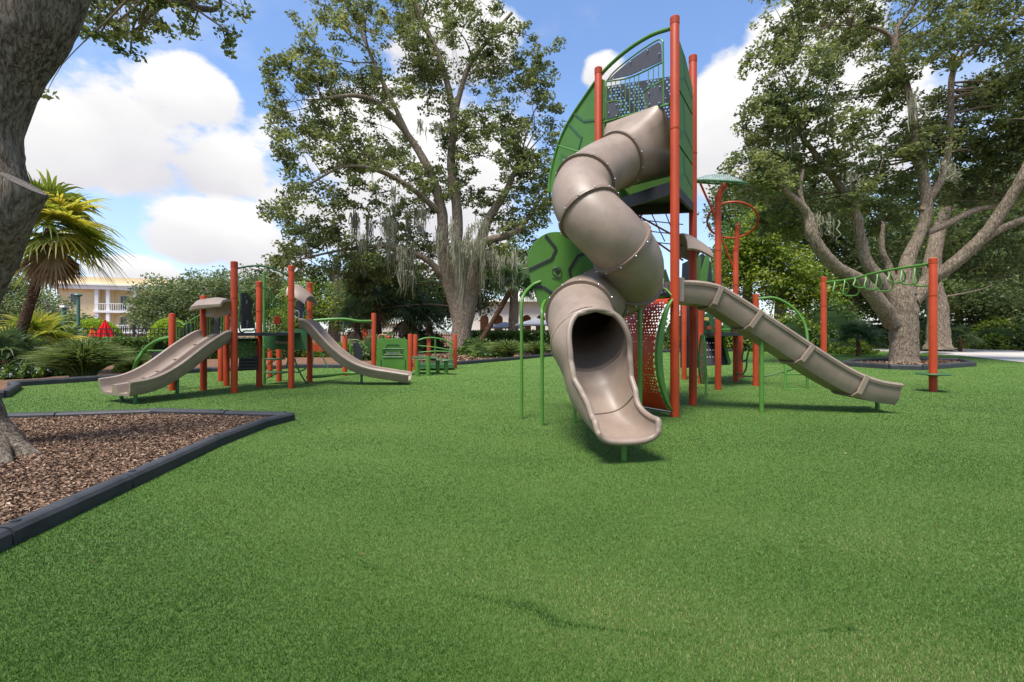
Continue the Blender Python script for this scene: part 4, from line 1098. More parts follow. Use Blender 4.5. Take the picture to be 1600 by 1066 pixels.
# spreading oak on the right
d = 16.8
tree('oak_tree', 'wide spreading oak with many limbs inside the bordered ring', G(1412, 568), [
    LM((1412, 574, d, 31.0), (1412, 560, d, 24.9), (1412, 520, d, 24.1), (1410, 485, d, 25.8), (1405, 455, d, 22.4), (1400, 430, d, 16.3)),
    LM((1395, 505, d, 17.2), (1375, 475, d - .3, 14.6), (1345, 440, d - .6, 12.9), (1310, 420, d - .9, 11.2), (1285, 395, d - 1.1, 11.2), (1268, 365, d - 1.2, 10.3), (1262, 335, d - 1.2, 7.7), (1240, 310, d - 1.4, 6.0), (1215, 290, d - 1.5, 4.3), (1180, 270, d - 1.5, 2.6)),
    LM((1405, 490, d, 15.5), (1385, 450, d, 12.9), (1355, 410, d, 10.3), (1345, 375, d, 9.5), (1335, 330, d, 8.6), (1315, 295, d, 6.9), (1285, 255, d - .5, 6.0), (1250, 210, d - .5, 3.4)),
    LM((1415, 460, d, 18.9), (1418, 410, d, 12.9), (1435, 370, d, 10.3), (1446, 340, d, 11.2), (1445, 290, d, 9.5), (1428, 230, d, 7.7), (1425, 160, d, 6.9), (1400, 120, d, 6.0), (1395, 65, d, 4.3), (1370, 45, d, 3.4), (1330, 40, d, 2.6)),
    LM((1440, 330, d, 6.9), (1475, 270, d, 6.9), (1485, 190, d, 6.0), (1490, 110, d, 5.2), (1530, 70, d, 3.4), (1600, 20, d, 2.6)),
    LM((1422, 470, d, 17.2), (1450, 440, d, 14.6), (1480, 420, d - .3, 12.9), (1510, 395, d - .6, 12.9), (1540, 365, d - .9, 12.0), (1575, 315, d - 1.2, 11.2), (1600, 270, d - 1.5, 9.5), (1630, 200, d - 1.5, 6.9)),
    LM((1515, 390, d - .6, 8.6), (1560, 360, d - .6, 7.7), (1610, 340, d - .8, 6.9), (1680, 320, d - 1, 5.2)),
    LM((1446, 365, d, 6.9), (1480, 350, d + .4, 6.9), (1520, 330, d + .6, 6.0), (1570, 318, d + .8, 4.3)),
    LM((1405, 470, d, 7.7), (1390, 420, d + .5, 6.9), (1378, 390, d + .5, 5.2), (1380, 350, d + .5, 3.4)),
    LM((1425, 160, d, 5.2), (1400, 60, d, 4.3), (1420, 20, d, 3.4), (1450, -20, d, 2.6)),
    LM((1262, 345, d - 1.2, 4.3), (1250, 300, d - 1.2, 4.3), (1255, 265, d - 1.2, 2.6))],
    [BL(1230, 110, 70, 60, d - 1), BL(1300, 60, 90, 70, d), BL(1200, 190, 50, 45, d - 1), BL(1270, 220, 90, 55, d), BL(1400, 80, 110, 75, d + .5), BL(1520, 60, 110, 75, d), BL(1580, 190, 80, 80, d + .5), BL(1340, 150, 80, 60, d + 1), BL(1180, 280, 60, 45, d - 1),
     BL(1500, 190, 80, 70, d + 1), BL(1290, 300, 80, 40, d), BL(1400, 250, 80, 55, d + 1), BL(1560, 290, 70, 40, d + 1), BL(1480, 300, 70, 40, d + 2), BL(1420, -30, 230, 60, d), BL(1660, 150, 70, 150, d), BL(1230, 340, 50, 35, d), BL(1350, 340, 60, 30, d + 2)],
    4400, 36, .132, 'leaf_oak', 'bark2', .19, gap=.37, gsize=1.6, boughr=.05, nbough=150, moss=[(W(x, y, d - 1), L_ / F * d, .3, 14) for x, y, L_ in ((1240, 215, 60), (1330, 280, 60), (1180, 295, 40), (1500, 250, 60), (1440, 150, 60), (1290, 330, 50))])
# leaning oak at the left, with its sawn stub
d = 4.2
ot = tree('oak_tree', 'big leaning oak trunk with a sawn-off limb rising from the front mulch bed', G(-15, 712), [
    LM((-15, 735, d, 92), (-24, 705, d, 72), (-40, 670, d, 60), (-55, 610, d, 54), (-62, 540, d, 56), (-55, 470, d, 58), (-22, 390, d, 60), (-2, 320, d, 58), (-14, 250, d, 57), (-18, 190, d, 62), (8, 110, d, 68), (50, 40, d, 70), (82, -30, d, 66), (130, -120, d, 60)),
    LM((-20, 690, d, 40), (15, 700, d - .05, 26), (48, 712, d - .1, 16), (75, 722, d - .1, 5)),
    LM((-20, 690, d, 40), (-5, 715, d - .3, 26), (20, 745, d - .4, 10)),
    LM((100, -60, d, 30), (180, -60, d + 1, 20), (250, -10, d + 2.2, 9), (300, 10, d + 2.6, 6), (330, 15, d + 2.8, 5), (345, 10, d + 2.8, 3))],
    [BL(180, 20, 70, 55, 6.6, .7), BL(270, 35, 70, 45, 6.8, .6), BL(150, 40, 30, 35, 6.2, .4), BL(330, 60, 40, 25, 6.9, .4), BL(370, 10, 28, 20, 6.9, .3), BL(230, -30, 160, 30, 6.7, .4, 5000), BL(75, 130, 12, 18, 6, .2, 150), BL(30, 20, 40, 30, 6, .5)],
    330, 24, .075, 'leaf_oak', 'bark', .085, gap=.42, gsize=.55, boughr=.016, wob=.018, sides=26, nbough=40, moss=[(W(196, 30, 6.5), .42, .03, 26), (W(245, 5, 6.5), .35, .05, 26)])
mb = MB(); sp_ = cr([W(-30, 400, 4.2), W(0, 342, 4.10), W(37, 288, 4.11)], 6); mb.tube(sp_, lerp_list([.25, .21, .175], len(sp_)), 22, False, .03)
stub = mb.build('sawn_limb', 'bark', ot, True)
fr_ = pt_frames(sp_)[-1]; mb = MB(); mb.tube([fr_[0] - fr_[1] * .03, fr_[0] + fr_[1] * .004], [.165, .16], 22); cutface = mb.build('cut_face', 'wood', stub)
cm, cnt, cout = mat('ringed_heartwood')
ctc = cnt.nodes.new('ShaderNodeTexCoord'); cmp_ = cnt.nodes.new('ShaderNodeMapping'); cmp_.inputs['Location'].default_value = -(fr_[0] - ot.location); cnt.links.new(ctc.outputs['Object'], cmp_.inputs[0])
cwv = cnt.nodes.new('ShaderNodeTexWave'); cwv.wave_type = 'RINGS'; cwv.rings_direction = 'SPHERICAL'; cwv.inputs['Scale'].default_value = 14; cwv.inputs['Distortion'].default_value = 3.5; cwv.inputs['Detail'].default_value = 4; cwv.inputs['Detail Scale'].default_value = 2.5
cnt.links.new(cmp_.outputs[0], cwv.inputs['Vector'])
cmx = cnt.nodes.new('ShaderNodeMath'); cmx.operation = 'MULTIPLY_ADD'; cnt.links.new(cwv.outputs['Fac'], cmx.inputs[0]); cmx.inputs[1].default_value = .4; cnt.links.new(noise(cnt, 9, 6, .7), cmx.inputs[2])
cb = cnt.nodes.new('ShaderNodeBsdfPrincipled'); cb.inputs['Roughness'].default_value = .9; cnt.links.new(ramp(cnt, cmx.outputs[0], [(.4, (.03, .025, .022)), (.75, (.10, .082, .068)), (1, (.2, .165, .135))]), cb.inputs['Base Color']); cnt.links.new(cb.outputs[0], cout.inputs[0])
cutface.data.materials[0] = cm
# tree trunk behind the spreading oak
d = 25
tree('oak_tree', 'grey oak trunk standing behind the spreading oak beside the path', G(1466, 541), [LM((1466, 546, 25, 26), (1466, 530, 25, 20), (1465, 480, 25, 18), (1455, 430, 25, 16), (1470, 350, 25, 11), (1500, 280, 26, 6))],
     [BL(1480, 330, 110, 70, 27), BL(1560, 380, 90, 60, 27)], 330, 45, .22, 'leaf_dark', 'bark2', .5, nbough=12, boughr=.04)
# trees of the wood behind, each by itself
def bgtree(label, px, py, dd, blobs, n, leaf=.24, m='leaf_dark', tr=9, nl=44, group='trees behind the playground', name='broadleaf_tree'):
    b = V((W(px, 0, dd).x, dd, 0))
    tree(name, label, b, [[(b + V((0, 0, -.1)), tr / F * dd * 1.3), (b + V((.1, 0, 1.2)), tr / F * dd), (W(px + 4, py, dd), tr / F * dd * .6)]], [BL(*x[:4], dd + (x[4] if len(x) > 4 else 0)) for x in blobs], n, nl, leaf, m, 'bark2', leaf * 2.6, group, sides=8, nbough=14, hollow=.2, boughr=.05)
bgtree('yellow-green tree right behind the straight slide', 1215, 420, 30, [(1215, 430, 60, 60), (1180, 370, 50, 50), (1260, 460, 50, 50), (1150, 400, 30, 50)], 420, .22, 'leaf_yel')
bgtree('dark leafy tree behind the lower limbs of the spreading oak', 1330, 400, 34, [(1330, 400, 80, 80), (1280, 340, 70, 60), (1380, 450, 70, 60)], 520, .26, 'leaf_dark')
bgtree('broad dark tree behind the concrete path', 1545, 420, 36, [(1545, 430, 90, 70), (1600, 380, 70, 70), (1480, 430, 60, 70), (1620, 470, 60, 50)], 620, .26, 'leaf_dark')
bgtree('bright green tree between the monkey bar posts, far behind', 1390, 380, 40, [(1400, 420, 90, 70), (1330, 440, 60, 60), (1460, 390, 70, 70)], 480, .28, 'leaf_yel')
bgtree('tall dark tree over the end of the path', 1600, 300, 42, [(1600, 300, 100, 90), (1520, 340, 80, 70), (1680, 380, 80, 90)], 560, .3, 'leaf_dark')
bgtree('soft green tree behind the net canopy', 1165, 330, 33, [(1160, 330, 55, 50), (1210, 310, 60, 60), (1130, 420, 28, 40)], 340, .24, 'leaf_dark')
bgtree('wide pale oak in front of the cream building', 330, 470, 40, [(260, 475, 50, 45), (330, 462, 70, 42), (400, 465, 60, 45), (300, 500, 80, 30), (440, 480, 50, 45), (225, 490, 25, 30)], 900, .22, 'leaf_pale', 8)
bgtree('yellow-green tree behind the curved side slide', 520, 470, 38, [(490, 470, 45, 45), (545, 480, 40, 40), (590, 470, 35, 40), (460, 500, 40, 25)], 420, .22, 'leaf_yel')
bgtree('pale green tree behind the lamp posts', 75, 480, 38, [(55, 490, 50, 32), (112, 508, 28, 20), (10, 470, 50, 60), (90, 510, 50, 20)], 460, .2, 'leaf_pale')
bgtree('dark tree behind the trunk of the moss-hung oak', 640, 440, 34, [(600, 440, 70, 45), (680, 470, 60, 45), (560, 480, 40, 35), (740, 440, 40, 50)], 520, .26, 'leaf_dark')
bgtree('loose green tree beside the arched white building', 800, 420, 36, [(800, 415, 45, 32), (848, 430, 28, 34), (770, 430, 28, 22)], 230, .24, 'leaf_oak')
bgtree('small grey tree at the end of the shrub bed near the path', 1533, 500, 33, [(1530, 470, 60, 35), (1590, 480, 50, 30)], 240, .24, 'leaf_dark', 5)

# ------------------------------------------------------------------ palms
def fan(parent, origin, direction, rad, m, n=22, spread=R(130), droop=.35, name='frond', pet=.6):
    """one fan leaf: stalk plus a pleated half-disc of narrow leaflets"""
    o_ = np.array(origin); dn_ = np.array(direction, float); dn_ /= np.linalg.norm(dn_)
    L_ = rad * pet; tip = o_ + dn_ * L_ + np.array([0, 0, -.05 * L_])
    side = np.cross(dn_, [0, 0, 1.]); side /= np.linalg.norm(side) + 1e-9
    side = side + np.array([0, 0, rng.uniform(-.5, .5)]); side /= np.linalg.norm(side)
    K = 5; paths = []; wd = []
    for k in range(n):
        a = -spread + 2 * spread * k / (n - 1); dr = dn_ * math.cos(a) + side * math.sin(a); ln = rad * (1 - .25 * abs(a) / spread) * rng.uniform(.88, 1.05)
        t = np.linspace(0, 1, K)[:, None]
        p = tip + dr * ln * t + np.array([0, 0, -1]) * droop * ln * t ** 2.4 * rng.uniform(.7, 1.3)
        paths.append(p); wd.append(np.array([.01, .06, .05, .026, .004]) * rad * 1.2)
    nrm = np.cross(dn_, side)
    P = ribbons(np.array(paths), np.array(wd), np.broadcast_to(nrm, (n, K, 3)) + rng.normal(size=(n, 1, 3)) * .15)
    st_ = np.linspace(0, 1, 4)[:, None]; sp2 = (o_ + (tip - o_) * st_)[None]
    P2 = ribbons(sp2, np.full((1, 4), .03 * rad + .008), np.broadcast_to(nrm, (1, 4, 3)))
    r_ = np.concatenate([np.repeat(np.clip(rng.uniform(.15, .95) + rng.normal(0, .1, n), 0, 1), K - 1), np.full(3, .5)])
    return soup(name, np.concatenate([P, P2]), m, parent, r_)
def palm(label, base, top, r0, nf, rad, m='fan', dead=10, group=None, name='fan_palm', trunk='palmbark', low=-.5):
    root = thing(name, label, 'palm', (base.x, base.y, 0), group)
    if trunk:
        mb = MB(); p = cr([base + V((0, 0, -.05)), base.lerp(top, .5) + V((.05, 0, 0)), top], 7); mb.tube(p, lerp_list([r0 * 1.25, r0, r0 * 1.1], len(p)), 14, True, .08); mb.build('trunk', trunk, root, True)
    for k in range(nf):
        a = k * 2.4 + random.uniform(-.3, .3); e = low + (1.45 - low) * ((k + .5) / nf) ** .9
        fan(root, top, (math.cos(a) * math.cos(e), math.sin(a) * math.cos(e), math.sin(e)), rad * random.uniform(.8, 1.1), m, 26, R(115), .25 + .4 * random.random())
    for k in range(dead):
        a = k * 2.4; e = random.uniform(-1.45, -1.0)
        fan(root, top - V((0, 0, .15)), (math.cos(a) * math.cos(e), math.sin(a) * math.cos(e), math.sin(e)), rad * .85, 'fan_dead', 12, R(45), .1, 'dead_frond', .5)
    return root
pb_ = V((W(10, 0, 12.5).x, 12.5, 0)); palm('sunlit fan palm with a skirt of brown dead fronds behind the leaning oak', pb_, W(80, 358, 12.5), .11, 34, 1.2, 'fan', 16, low=-.7)
for lab, px, pyt, dd, rad, nf in (('dark fan palm under the moss-hung oak, nearest its trunk', 632, 480, 27, 1.6, 18), ('dark fan palm with brown fronds behind the side slide', 585, 455, 27, 1.7, 18), ('short fan palm drooping behind the car panel', 668, 500, 26.5, 1.2, 14), ('low fan palm behind the green overhead beam', 555, 500, 26, 1.1, 12)):
    b = V((W(px + 8, 0, dd).x, dd, 0)); palm(lab, b, W(px, pyt, dd), .16, nf, rad, 'fan_dark', 6)
# leaning palm trunk
b1 = V((W(738, 0, 24).x, 24, 0))
palm('slim palm trunk leaning to the right beside the arched building', b1, W(801, 448, 23.5), .12, 12, 1.2, 'fan_dark', 0)
for lab, px, py, dd, rad, nf in (('clump of saw palmetto left of the spreading oak trunk', 1340, 520, 22, .9, 18), ('low palmetto beside the grey trunk by the path', 1500, 520, 27, .8, 14), ('palmetto fronds below the sunlit palm', 60, 520, 14, .9, 16), ('drooping palmetto at the foot of the sunlit palm', 8, 545, 12, .8, 14), ('broad palmetto at the black fence behind the grass clump', 100, 535, 17, .9, 14)):
    c = W(px, py, dd); c.z = max(.25, c.z - .3); b = V((c.x, c.y, 0))
    palm(lab, b, c, .08, nf, rad, 'fan_dark' if px != 60 else 'fan', 0, name='palmetto', low=-.1)

# ------------------------------------------------------------------ shrubs, hedges, grasses
def grass_clump(label, c, rad, h, n, m='grassblade', group=None):
    a = rng.uniform(0, 2 * np.pi, n); r0 = rng.uniform(0, .22, n) * rad; out = rng.uniform(.25, 1, n) * rad; hh = h * rng.uniform(.6, 1.1, n) * (1.15 - .5 * out / rad); K = 6
    t = np.linspace(0, 1, K)[None, :]
    rr = r0[:, None] + out[:, None] * t ** 1.5; z = hh[:, None] * (1.95 * t - 1.05 * t ** 2.1)
    P = np.stack([c[0] + rr * np.cos(a)[:, None], c[1] + rr * np.sin(a)[:, None], z], 2)
    w = np.broadcast_to(np.interp(np.linspace(0, 1, K), [0, .4, 1], [.016, .02, .003]), (n, K)) * (.8 + c[1] / 14)
    side = np.stack([np.zeros(n), np.zeros(n), np.ones(n)], 1)[:, None, :] + rng.normal(size=(n, 1, 3)) * .5
    o = soup('grass_clump', ribbons(P, w, np.broadcast_to(side, (n, K, 3))), m, None, np.repeat(rng.beta(2, 2, n), K - 1))
    return tag(o, label, 'ornamental grass', group)
grass_clump('large arching grass clump inside the border behind the double slide', (W(130, 0, 11.3).x, 11.3), 1.0, .98, 2200)
grass_clump('smaller grass tuft between the big grass clump and the handrail', (W(212, 0, 12.8).x, 12.8), .6, .55, 600)
grass_clump('pale arching grass clump in front of the dark hedge by the arched building', (W(793, 0, 20).x, 20), 1.0, .85, 800)
grass_clump('low green grass at the roots of the moss-hung oak', (W(757, 0, 22).x, 22), .8, .7, 500)
grass_clump('grass tuft behind the leaf panel poles', (W(838, 0, 22).x, 22), .8, .75, 500)
def hedge(label, a, b, dep, h, n, leaf, m='hedge', cat='hedge'):
    c = (a + b) / 2; root = thing('hedge', label, cat, (c.x, c.y, 0)); L_ = (b - a).length; t = (b - a).normalized(); s = V((-t.y, t.x, 0))
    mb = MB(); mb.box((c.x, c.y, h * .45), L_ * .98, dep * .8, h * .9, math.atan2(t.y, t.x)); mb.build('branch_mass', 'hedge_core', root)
    u = rng.uniform(0, 1, n); f_ = rng.uniform(0, 1, n); top_ = f_ < .4
    z = np.where(top_, h + rng.normal(0, .04, n), rng.uniform(0, h, n)); o_ = np.where(top_, rng.uniform(-.5, .5, n), -.5 + rng.normal(0, .05, n)) * dep
    P = np.array(a)[None] + u[:, None] * np.array(b - a)[None] + o_[:, None] * np.array(s)[None]; P[:, 2] = z
    quads('foliage', P, leaf, m, root, .6, .45 + rng.normal(0, .22, n))['kind'] = 'stuff'
    return root
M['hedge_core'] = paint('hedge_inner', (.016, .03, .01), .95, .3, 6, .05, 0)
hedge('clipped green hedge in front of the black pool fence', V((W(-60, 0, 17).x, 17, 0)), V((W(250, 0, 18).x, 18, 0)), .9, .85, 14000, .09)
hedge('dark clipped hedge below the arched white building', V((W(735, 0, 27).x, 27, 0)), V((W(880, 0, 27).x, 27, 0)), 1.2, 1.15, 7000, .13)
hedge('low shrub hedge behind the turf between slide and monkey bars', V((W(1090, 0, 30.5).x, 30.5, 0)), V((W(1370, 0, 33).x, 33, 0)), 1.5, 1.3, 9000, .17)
hedge('dark hedge of shrubs along the far side of the path', V((W(1370, 0, 34).x, 34, 0)), V((W(1680, 0, 36).x, 36, 0)), 2, 1.9, 10000, .2, 'leaf_dark')
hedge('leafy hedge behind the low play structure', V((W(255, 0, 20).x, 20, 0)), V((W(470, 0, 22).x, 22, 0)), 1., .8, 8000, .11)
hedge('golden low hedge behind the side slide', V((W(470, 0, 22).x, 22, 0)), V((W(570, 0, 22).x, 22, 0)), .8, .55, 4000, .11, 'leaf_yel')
def shrub(label, px, dd, rad, h, n, leaf, m, cat='shrub', name='shrub', dome=False, group=None):
    c = V((W(px, 0, dd).x, dd, 0)); root = thing(name, label, cat, c, group)
    dr = rng.normal(size=(n, 3)); dr /= np.linalg.norm(dr, axis=1)[:, None]; dr[:, 2] = np.abs(dr[:, 2])
    q = 1 + rng.normal(0, .015, n) if dome else rng.uniform(.3, 1.05, n) ** .5 * (1 + .15 * np.sin(dr[:, 0] * 9 + dr[:, 1] * 7))
    P = np.array(c) + dr * q[:, None] * np.array([rad, rad, h]); P[:, 2] = np.maximum(P[:, 2], .02)
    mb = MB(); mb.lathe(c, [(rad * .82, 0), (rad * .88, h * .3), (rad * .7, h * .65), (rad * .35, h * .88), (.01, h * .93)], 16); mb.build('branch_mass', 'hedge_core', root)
    quads('foliage', P, leaf, m, root, .6, .5 + rng.normal(0, .22, n))['kind'] = 'stuff'
    return root
shrub('clipped lime-green dome bush behind the red umbrella', 146, 30, 1.68, 1.95, 9000, .1, 'leaf_lime', 'topiary', 'dome_topiary', True)
shrub('clipped lime-green dome bush behind the shortest orange post', 266, 28, 1.25, 1.95, 6000, .1, 'leaf_lime', 'topiary', 'dome_topiary', True)
for lab, px, dd, rad, h, m in (('low leafy shrub at the left end of the border', 30, 12.6, .5, .5, 'hedge'), ('white flowering shrub in the bed below the sunlit palm', 35, 11.8, .5, .33, 'hedge'), ('small green shrub next to the big grass clump', 70, 12.4, .55, .45, 'hedge'),
    ('lime shrub behind the black climbing wall', 225, 13.8, .6, .6, 'leaf_yel'), ('rounded shrub by the leaning palm trunk', 745, 24, 1.0, .8, 'hedge'), ('fern-green shrub in front of the moss-hung oak trunk', 760, 21.5, .7, .55, 'hedge'), ('reddish brown shrub patch at the foot of the saw palmetto', 1330, 24.5, 1.0, .7, 'leaf_yel'),
    ('yellow-green shrub behind the arch climber', 1240, 27, 1.6, 2.1, 'leaf_yel'), ('vine-covered dark shrub behind the left monkey bar post', 1300, 28, 1.8, 3.1, 'hedge'), ('dark shrub between the oak and the grey trunk', 1440, 29, 1.5, 2.2, 'leaf_dark'), ('bright shrub beyond the bend of the path', 1560, 31, 1.6, 1.9, 'leaf_yel'), ('deep green shrub at the path end by the small grey tree', 1610, 30, 1.5, 2.3, 'leaf_dark'),
    ('dark shrub behind the car panel', 600, 20, 1.2, 1.0, 'leaf_dark'), ('dark shrub behind the toddler bridge', 655, 27, 1.5, 1.3, 'leaf_dark'), ('shrub behind the rear posts of the tall tower', 1085, 30, 2.2, 2.6, 'hedge'), ('dense shrub behind the straight slide', 1170, 29, 2.0, 2.6, 'leaf_yel')):
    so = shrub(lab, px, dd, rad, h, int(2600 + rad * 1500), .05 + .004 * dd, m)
    if 'flowering' in lab:
        a_ = rng.normal(size=(70, 3)); a_ /= np.linalg.norm(a_, axis=1)[:, None]; a_[:, 2] = np.abs(a_[:, 2])
        quads('blossoms', np.array(so.location) + a_ * np.array([rad, rad, h]) * 1.04, .06, 'flower', so, .9)['kind'] = 'stuff'

# ------------------------------------------------------------------ fence, lamps, umbrellas
def fence(label, a, b, h, bay, npk):
    c = (a + b) / 2; root = thing('iron_fence', label, 'fence', (c.x, c.y, 0)); L_ = (b - a).length; n = round(L_ / bay); t = (b - a).normalized(); rz = math.atan2(t.y, t.x)
    for z in (.15, h - .28, h - .06):
        mb = MB(); mb.beam(a + V((0, 0, z)), b + V((0, 0, z)), .04, .04); mb.build('rail', 'iron', root)
    pm = None; km = None
    for i in range(n + 1):
        p = a.lerp(b, i / n)
        if pm is None:
            mb = MB(); mb.box((0, 0, (h + .08) / 2), .09, .09, h + .08); mb.lathe((0, 0, h + .08), [(.07, 0), (.07, .03), (.01, .06)], 4); po = mb.build('fence_post', 'iron'); pm = po.data
            mb = MB(); mb.box((0, 0, h / 2), .026, .026, h - .08); ko = mb.build('picket', 'iron'); km = ko.data
            bpy.data.objects.remove(po); bpy.data.objects.remove(ko)
        o = bpy.data.objects.new('fence_post', pm); col.objects.link(o); o.parent = root; o.location = p - root.location; o.rotation_euler.z = rz
        if i < n:
            for k in range(1, npk):
                o = bpy.data.objects.new('picket', km); col.objects.link(o); o.parent = root; o.location = a.lerp(b, (i + k / npk) / n) - root.location; o.rotation_euler.z = rz
    return root
fence('black iron picket fence in front of the umbrellas and dome bushes', V((W(-70, 0, 19).x, 19, 0)), V((W(290, 0, 22).x, 22, 0)), 1.33, 2.1, 13)
fence('black iron picket fence far behind the side slide', V((W(400, 0, 30).x, 30, 0)), V((W(720, 0, 31).x, 31, 0)), 1.2, 2.2, 14)
lp1 = V((W(100, 0, 16).x, 16, 0)); l1 = thing('camera_pole', 'dark green pole topped by a small white camera in front of the black fence', 'pole', lp1)
pipe(l1, 'pole', [lp1, zz(lp1, 1.1 + 40 / F * 16)], .07, 'lamp', 12); mb = MB(); mb.box(W(101, 479, 15.95), .16, .2, .07); mb.build('camera', 'white', l1)
lp2 = V((W(122.5, 0, 26).x, 26, 0)); l2 = thing('lamp_post', 'slim pale green lamp post with a flat head before the cream building', 'lamp post', lp2)
pipe(l2, 'pole', [lp2, zz(lp2, 1.1 + 58 / F * 26)], .075, 'lamp', 12); mb = MB(); mb.lathe(W(122, 461, 26), [(.05, -.12), (.17, -.06), (.2, 0), (.16, .05)], 12); mb.build('lamp_head', 'lamp', l2)
def brolly(label, px, pyt, dd, r_, m, name='closed_umbrella'):
    b = V((W(px, 0, dd).x, dd, 0)); o = thing(name, label, 'umbrella', b); zt = W(px, pyt, dd).z
    pipe(o, 'pole', [b, zz(b, zt)], .03, 'white'); rings = []
    for q in np.linspace(0, 1, 9):
        rr = r_ * (.06 + .94 * q ** .8) * (1 - .12 * max(0, q - .85) / .15); z = zt - q * (zt - .45)
        rings.append([b + V((math.cos(a) * rr * (1 + .2 * math.cos(8 * a)), math.sin(a) * rr * (1 + .2 * math.cos(8 * a)), z)) for a in np.linspace(0, 2 * math.pi, 48, False)])
    mb = MB(); mb.loft(rings, True, True); mb.build('folded_cloth', m, o, True); mb = MB(); mb.lathe(zz(b, zt), [(.05, -.02), (.05, .05), (.01, .1)], 8); mb.build('finial', 'red', o)
brolly('folded red umbrella beyond the iron fence', 164, 502, 25, .50, 'red')
brolly('smaller folded orange umbrella beside the red one', 144.5, 514, 27, .30, 'orangecloth')
brolly('folded orange umbrella behind the overhead beam post', 570, 511, 33, .42, 'orangecloth')

# ------------------------------------------------------------------ buildings
def quadwall(mb, a, b, z0, z1, th=.2):
    mb.beam(V((a.x, a.y, (z0 + z1) / 2)), V((b.x, b.y, (z0 + z1) / 2)), th, z1 - z0)
Dd = 62.0
K0 = V((W(150, 0, Dd).x, Dd, 0)); ex = V((.93, .37, 0)).normalized(); ey = V((-.37, .93, 0))
bd = thing('cream_building', 'cream three-storey building with white columned balconies behind the dome bushes', 'building', K0)
def BP(u, v_, z):
    return K0 + ex * u + ey * v_ + V((0, 0, z))
ZP = W(150, 433, Dd).z; ZC = W(150, 447, Dd).z; Z3 = W(150, 485, Dd).z; Z2 = W(150, 519, Dd).z
def bbox(name, u0, u1, v0, v1, z0, z1, m, parent=bd):
    mb = MB(); mb.box(BP((u0 + u1) / 2, (v0 + v1) / 2, (z0 + z1) / 2), u1 - u0, v1 - v0, z1 - z0, math.atan2(ex.y, ex.x)); return mb.build(name, m, parent)
bbox('wall', 1.6, 14, 1.2, 12, -.2, ZC, 'cream')
bbox('wing_wall', -4.0, .2, .3, 10, -.2, ZC, 'cream')
bbox('wing_wall', .2, 1.6, 1.0, 10, -.2, ZC, 'cream')
bbox('parapet', -4.2, 14, -.1, 12, ZC + .25, ZP, 'cream')
bbox('cornice', -4.5, 14.2, -.5, 12, ZC - .45, ZC + .05, 'white')
bbox('cornice', -4.7, 14.4, -.7, 12, ZC + .05, ZC + .25, 'white')
for z in (Z3, Z2):
    fl = bbox('balcony', -.2, 13.5, -.3, 1.2, z - .3, z, 'white')
    bbox('railing', -.1, 13.3, -.22, -.16, z + .85, z + .95, 'white', fl)
    for k in range(56):
        bbox('baluster', .0 + k * .238, .05 + k * .238, -.21, -.17, z, z + .85, 'white', fl)
for z0, z1 in ((Z3, ZC - .45), (Z2, Z3 - .3), (-.2, Z2 - .3)):
    for u in (.1, 1.3, 4.2, 7.6, 11):
        bbox('column', u - .19, u + .19, -.2, .18, z0, z1, 'white')
    for u in (2.2, 4.7, 5.6, 8.8):
        w = bbox('window', u, u + .8, 1.1, 1.19, z0 + .1, z0 + 2.1, 'white')
        for i_ in range(2):
            for j_ in range(3):
                bbox('pane', u + .06 + i_ * .36, u + .38 + i_ * .36, 1.06, 1.095, z0 + .2 + j_ * .62, z0 + .78 + j_ * .62, 'glass', w)
    w = bbox('window', -2.8, -2.0, .2, .29, z0 + .6, z0 + 2.2, 'white'); bbox('pane', -2.7, -2.1, .15, .195, z0 + .7, z0 + 2.1, 'glass', w)
    bbox('wall_lantern', 3.6, 3.8, .95, 1.15, z0 + 2.0, z0 + 2.4, 'iron')
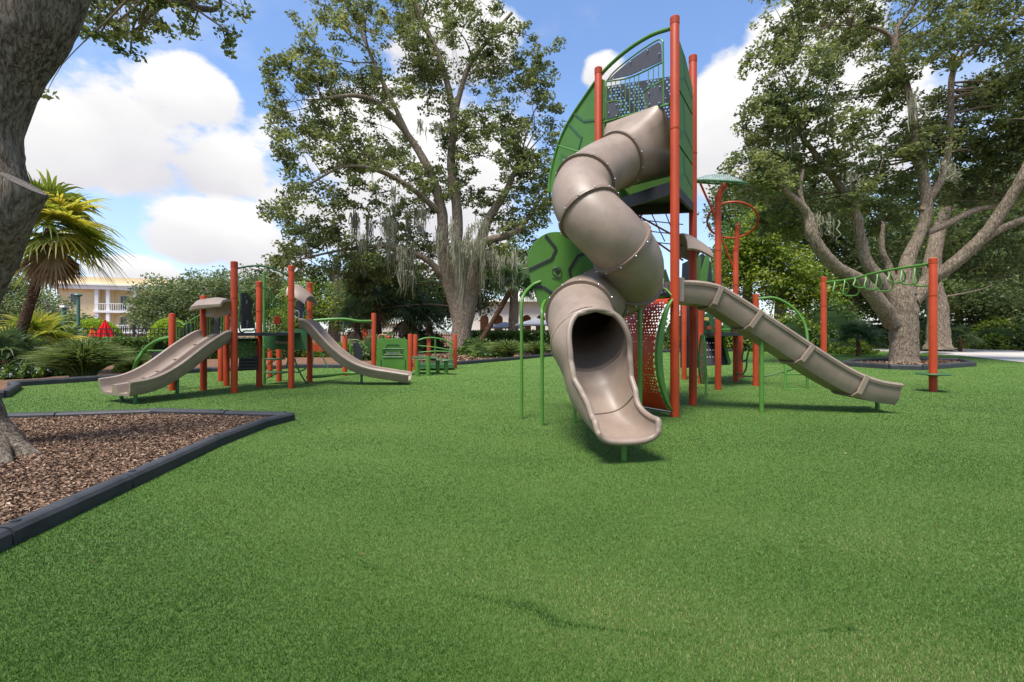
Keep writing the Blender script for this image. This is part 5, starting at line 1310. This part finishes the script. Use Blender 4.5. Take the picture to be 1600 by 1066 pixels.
# low white building with arches
Da = 46.0
ab = thing('arched_building', 'white building with arched openings behind the dark hedge', 'building', V((W(805, 0, Da).x, Da, 0)))
def arch_wall(x0, x1, z1, arches, y, parent):
    """wall with real arched openings: piers, spandrels and lintel in one outline"""
    pts = [V((x0, y, 0)), V((x0, y, z1)), V((x1, y, z1)), V((x1, y, 0))]
    for c, r_, zs in sorted(arches, key=lambda q: -q[0]):
        pts.append(V((c + r_, y, 0))); pts += [V((c + r_ * math.cos(a), y, zs + r_ * math.sin(a))) for a in np.linspace(0, math.pi, 10)]; pts.append(V((c - r_, y, 0)))
    mb = MB(); mb.prism(pts, .35); return mb.build('arcade_wall', 'white_wall', parent)
M['white_wall'] = paint('white_stucco', (.70, .66, .58), .85, .05, .5, .2, .2, 20)
x0 = W(735, 0, Da).x; x1 = W(905, 0, Da).x
aw = [(W(x, 0, Da).x, .42, W(x, 499, Da).z - .0) for x in (757, 779, 801, 823, 845, 867, 889)]
arch_wall(x0, x1, W(0, 472, Da).z, aw, Da, ab)
mb = MB(); mb.box(((x0 + x1) / 2, Da + 4, 2.0), x1 - x0, 4, 4.0); mb.build('inner_wall', 'tan', ab)
mb = MB(); mb.box(((x0 + x1) / 2, Da + 1.2, W(0, 472, Da).z + .12), x1 - x0 + .6, 4, .25); mb.build('cornice', 'white', ab)
mb = MB(); mb.box((W(840, 0, Da).x, Da + 4, 4.9), 5, 3.5, 2.2); mb.build('upper_storey', 'white_wall', ab)
Db = 44
wb = thing('low_pool_building', 'low white building seen past the car panel', 'building', V((W(605, 0, Db).x, Db, 0)))
mb = MB(); mb.box((W(605, 0, Db).x, Db + 2, .95), 5.0, 4, 2.0); mb.build('wall', 'white_wall', wb)
mb = MB(); mb.box((W(605, 0, Db).x, Db + 2, 2.05), 5.4, 4.4, .18); mb.build('roof', 'white', wb)
def parasol(label, px, pyt, dd, r_, m):
    b = V((W(px, 0, dd).x, dd, 0)); o = thing('open_parasol', label, 'parasol', b); zt = W(px, pyt, dd).z
    pipe(o, 'pole', [b, zz(b, zt)], .04, 'iron'); mb = MB()
    n = 8; ringp = [b + V((math.cos(2 * math.pi * k / n) * r_, math.sin(2 * math.pi * k / n) * r_, zt - .45)) for k in range(n)]; ap = zz(b, zt)
    low = [p + V((0, 0, -.1)) for p in ringp]
    mb.add([ap] + ringp + low, [(0, 1 + k, 1 + (k + 1) % n) for k in range(n)] + [(1 + k, 9 + k, 9 + (k + 1) % n, 1 + (k + 1) % n) for k in range(n)]); mb.build('canopy', m, o)
parasol('open grey parasol in front of the arched building', 838, 497, 33, 1.5, 'greycloth')
parasol('open grey parasol left of the leaning palm trunk', 790, 503, 38, 1.6, 'greycloth')
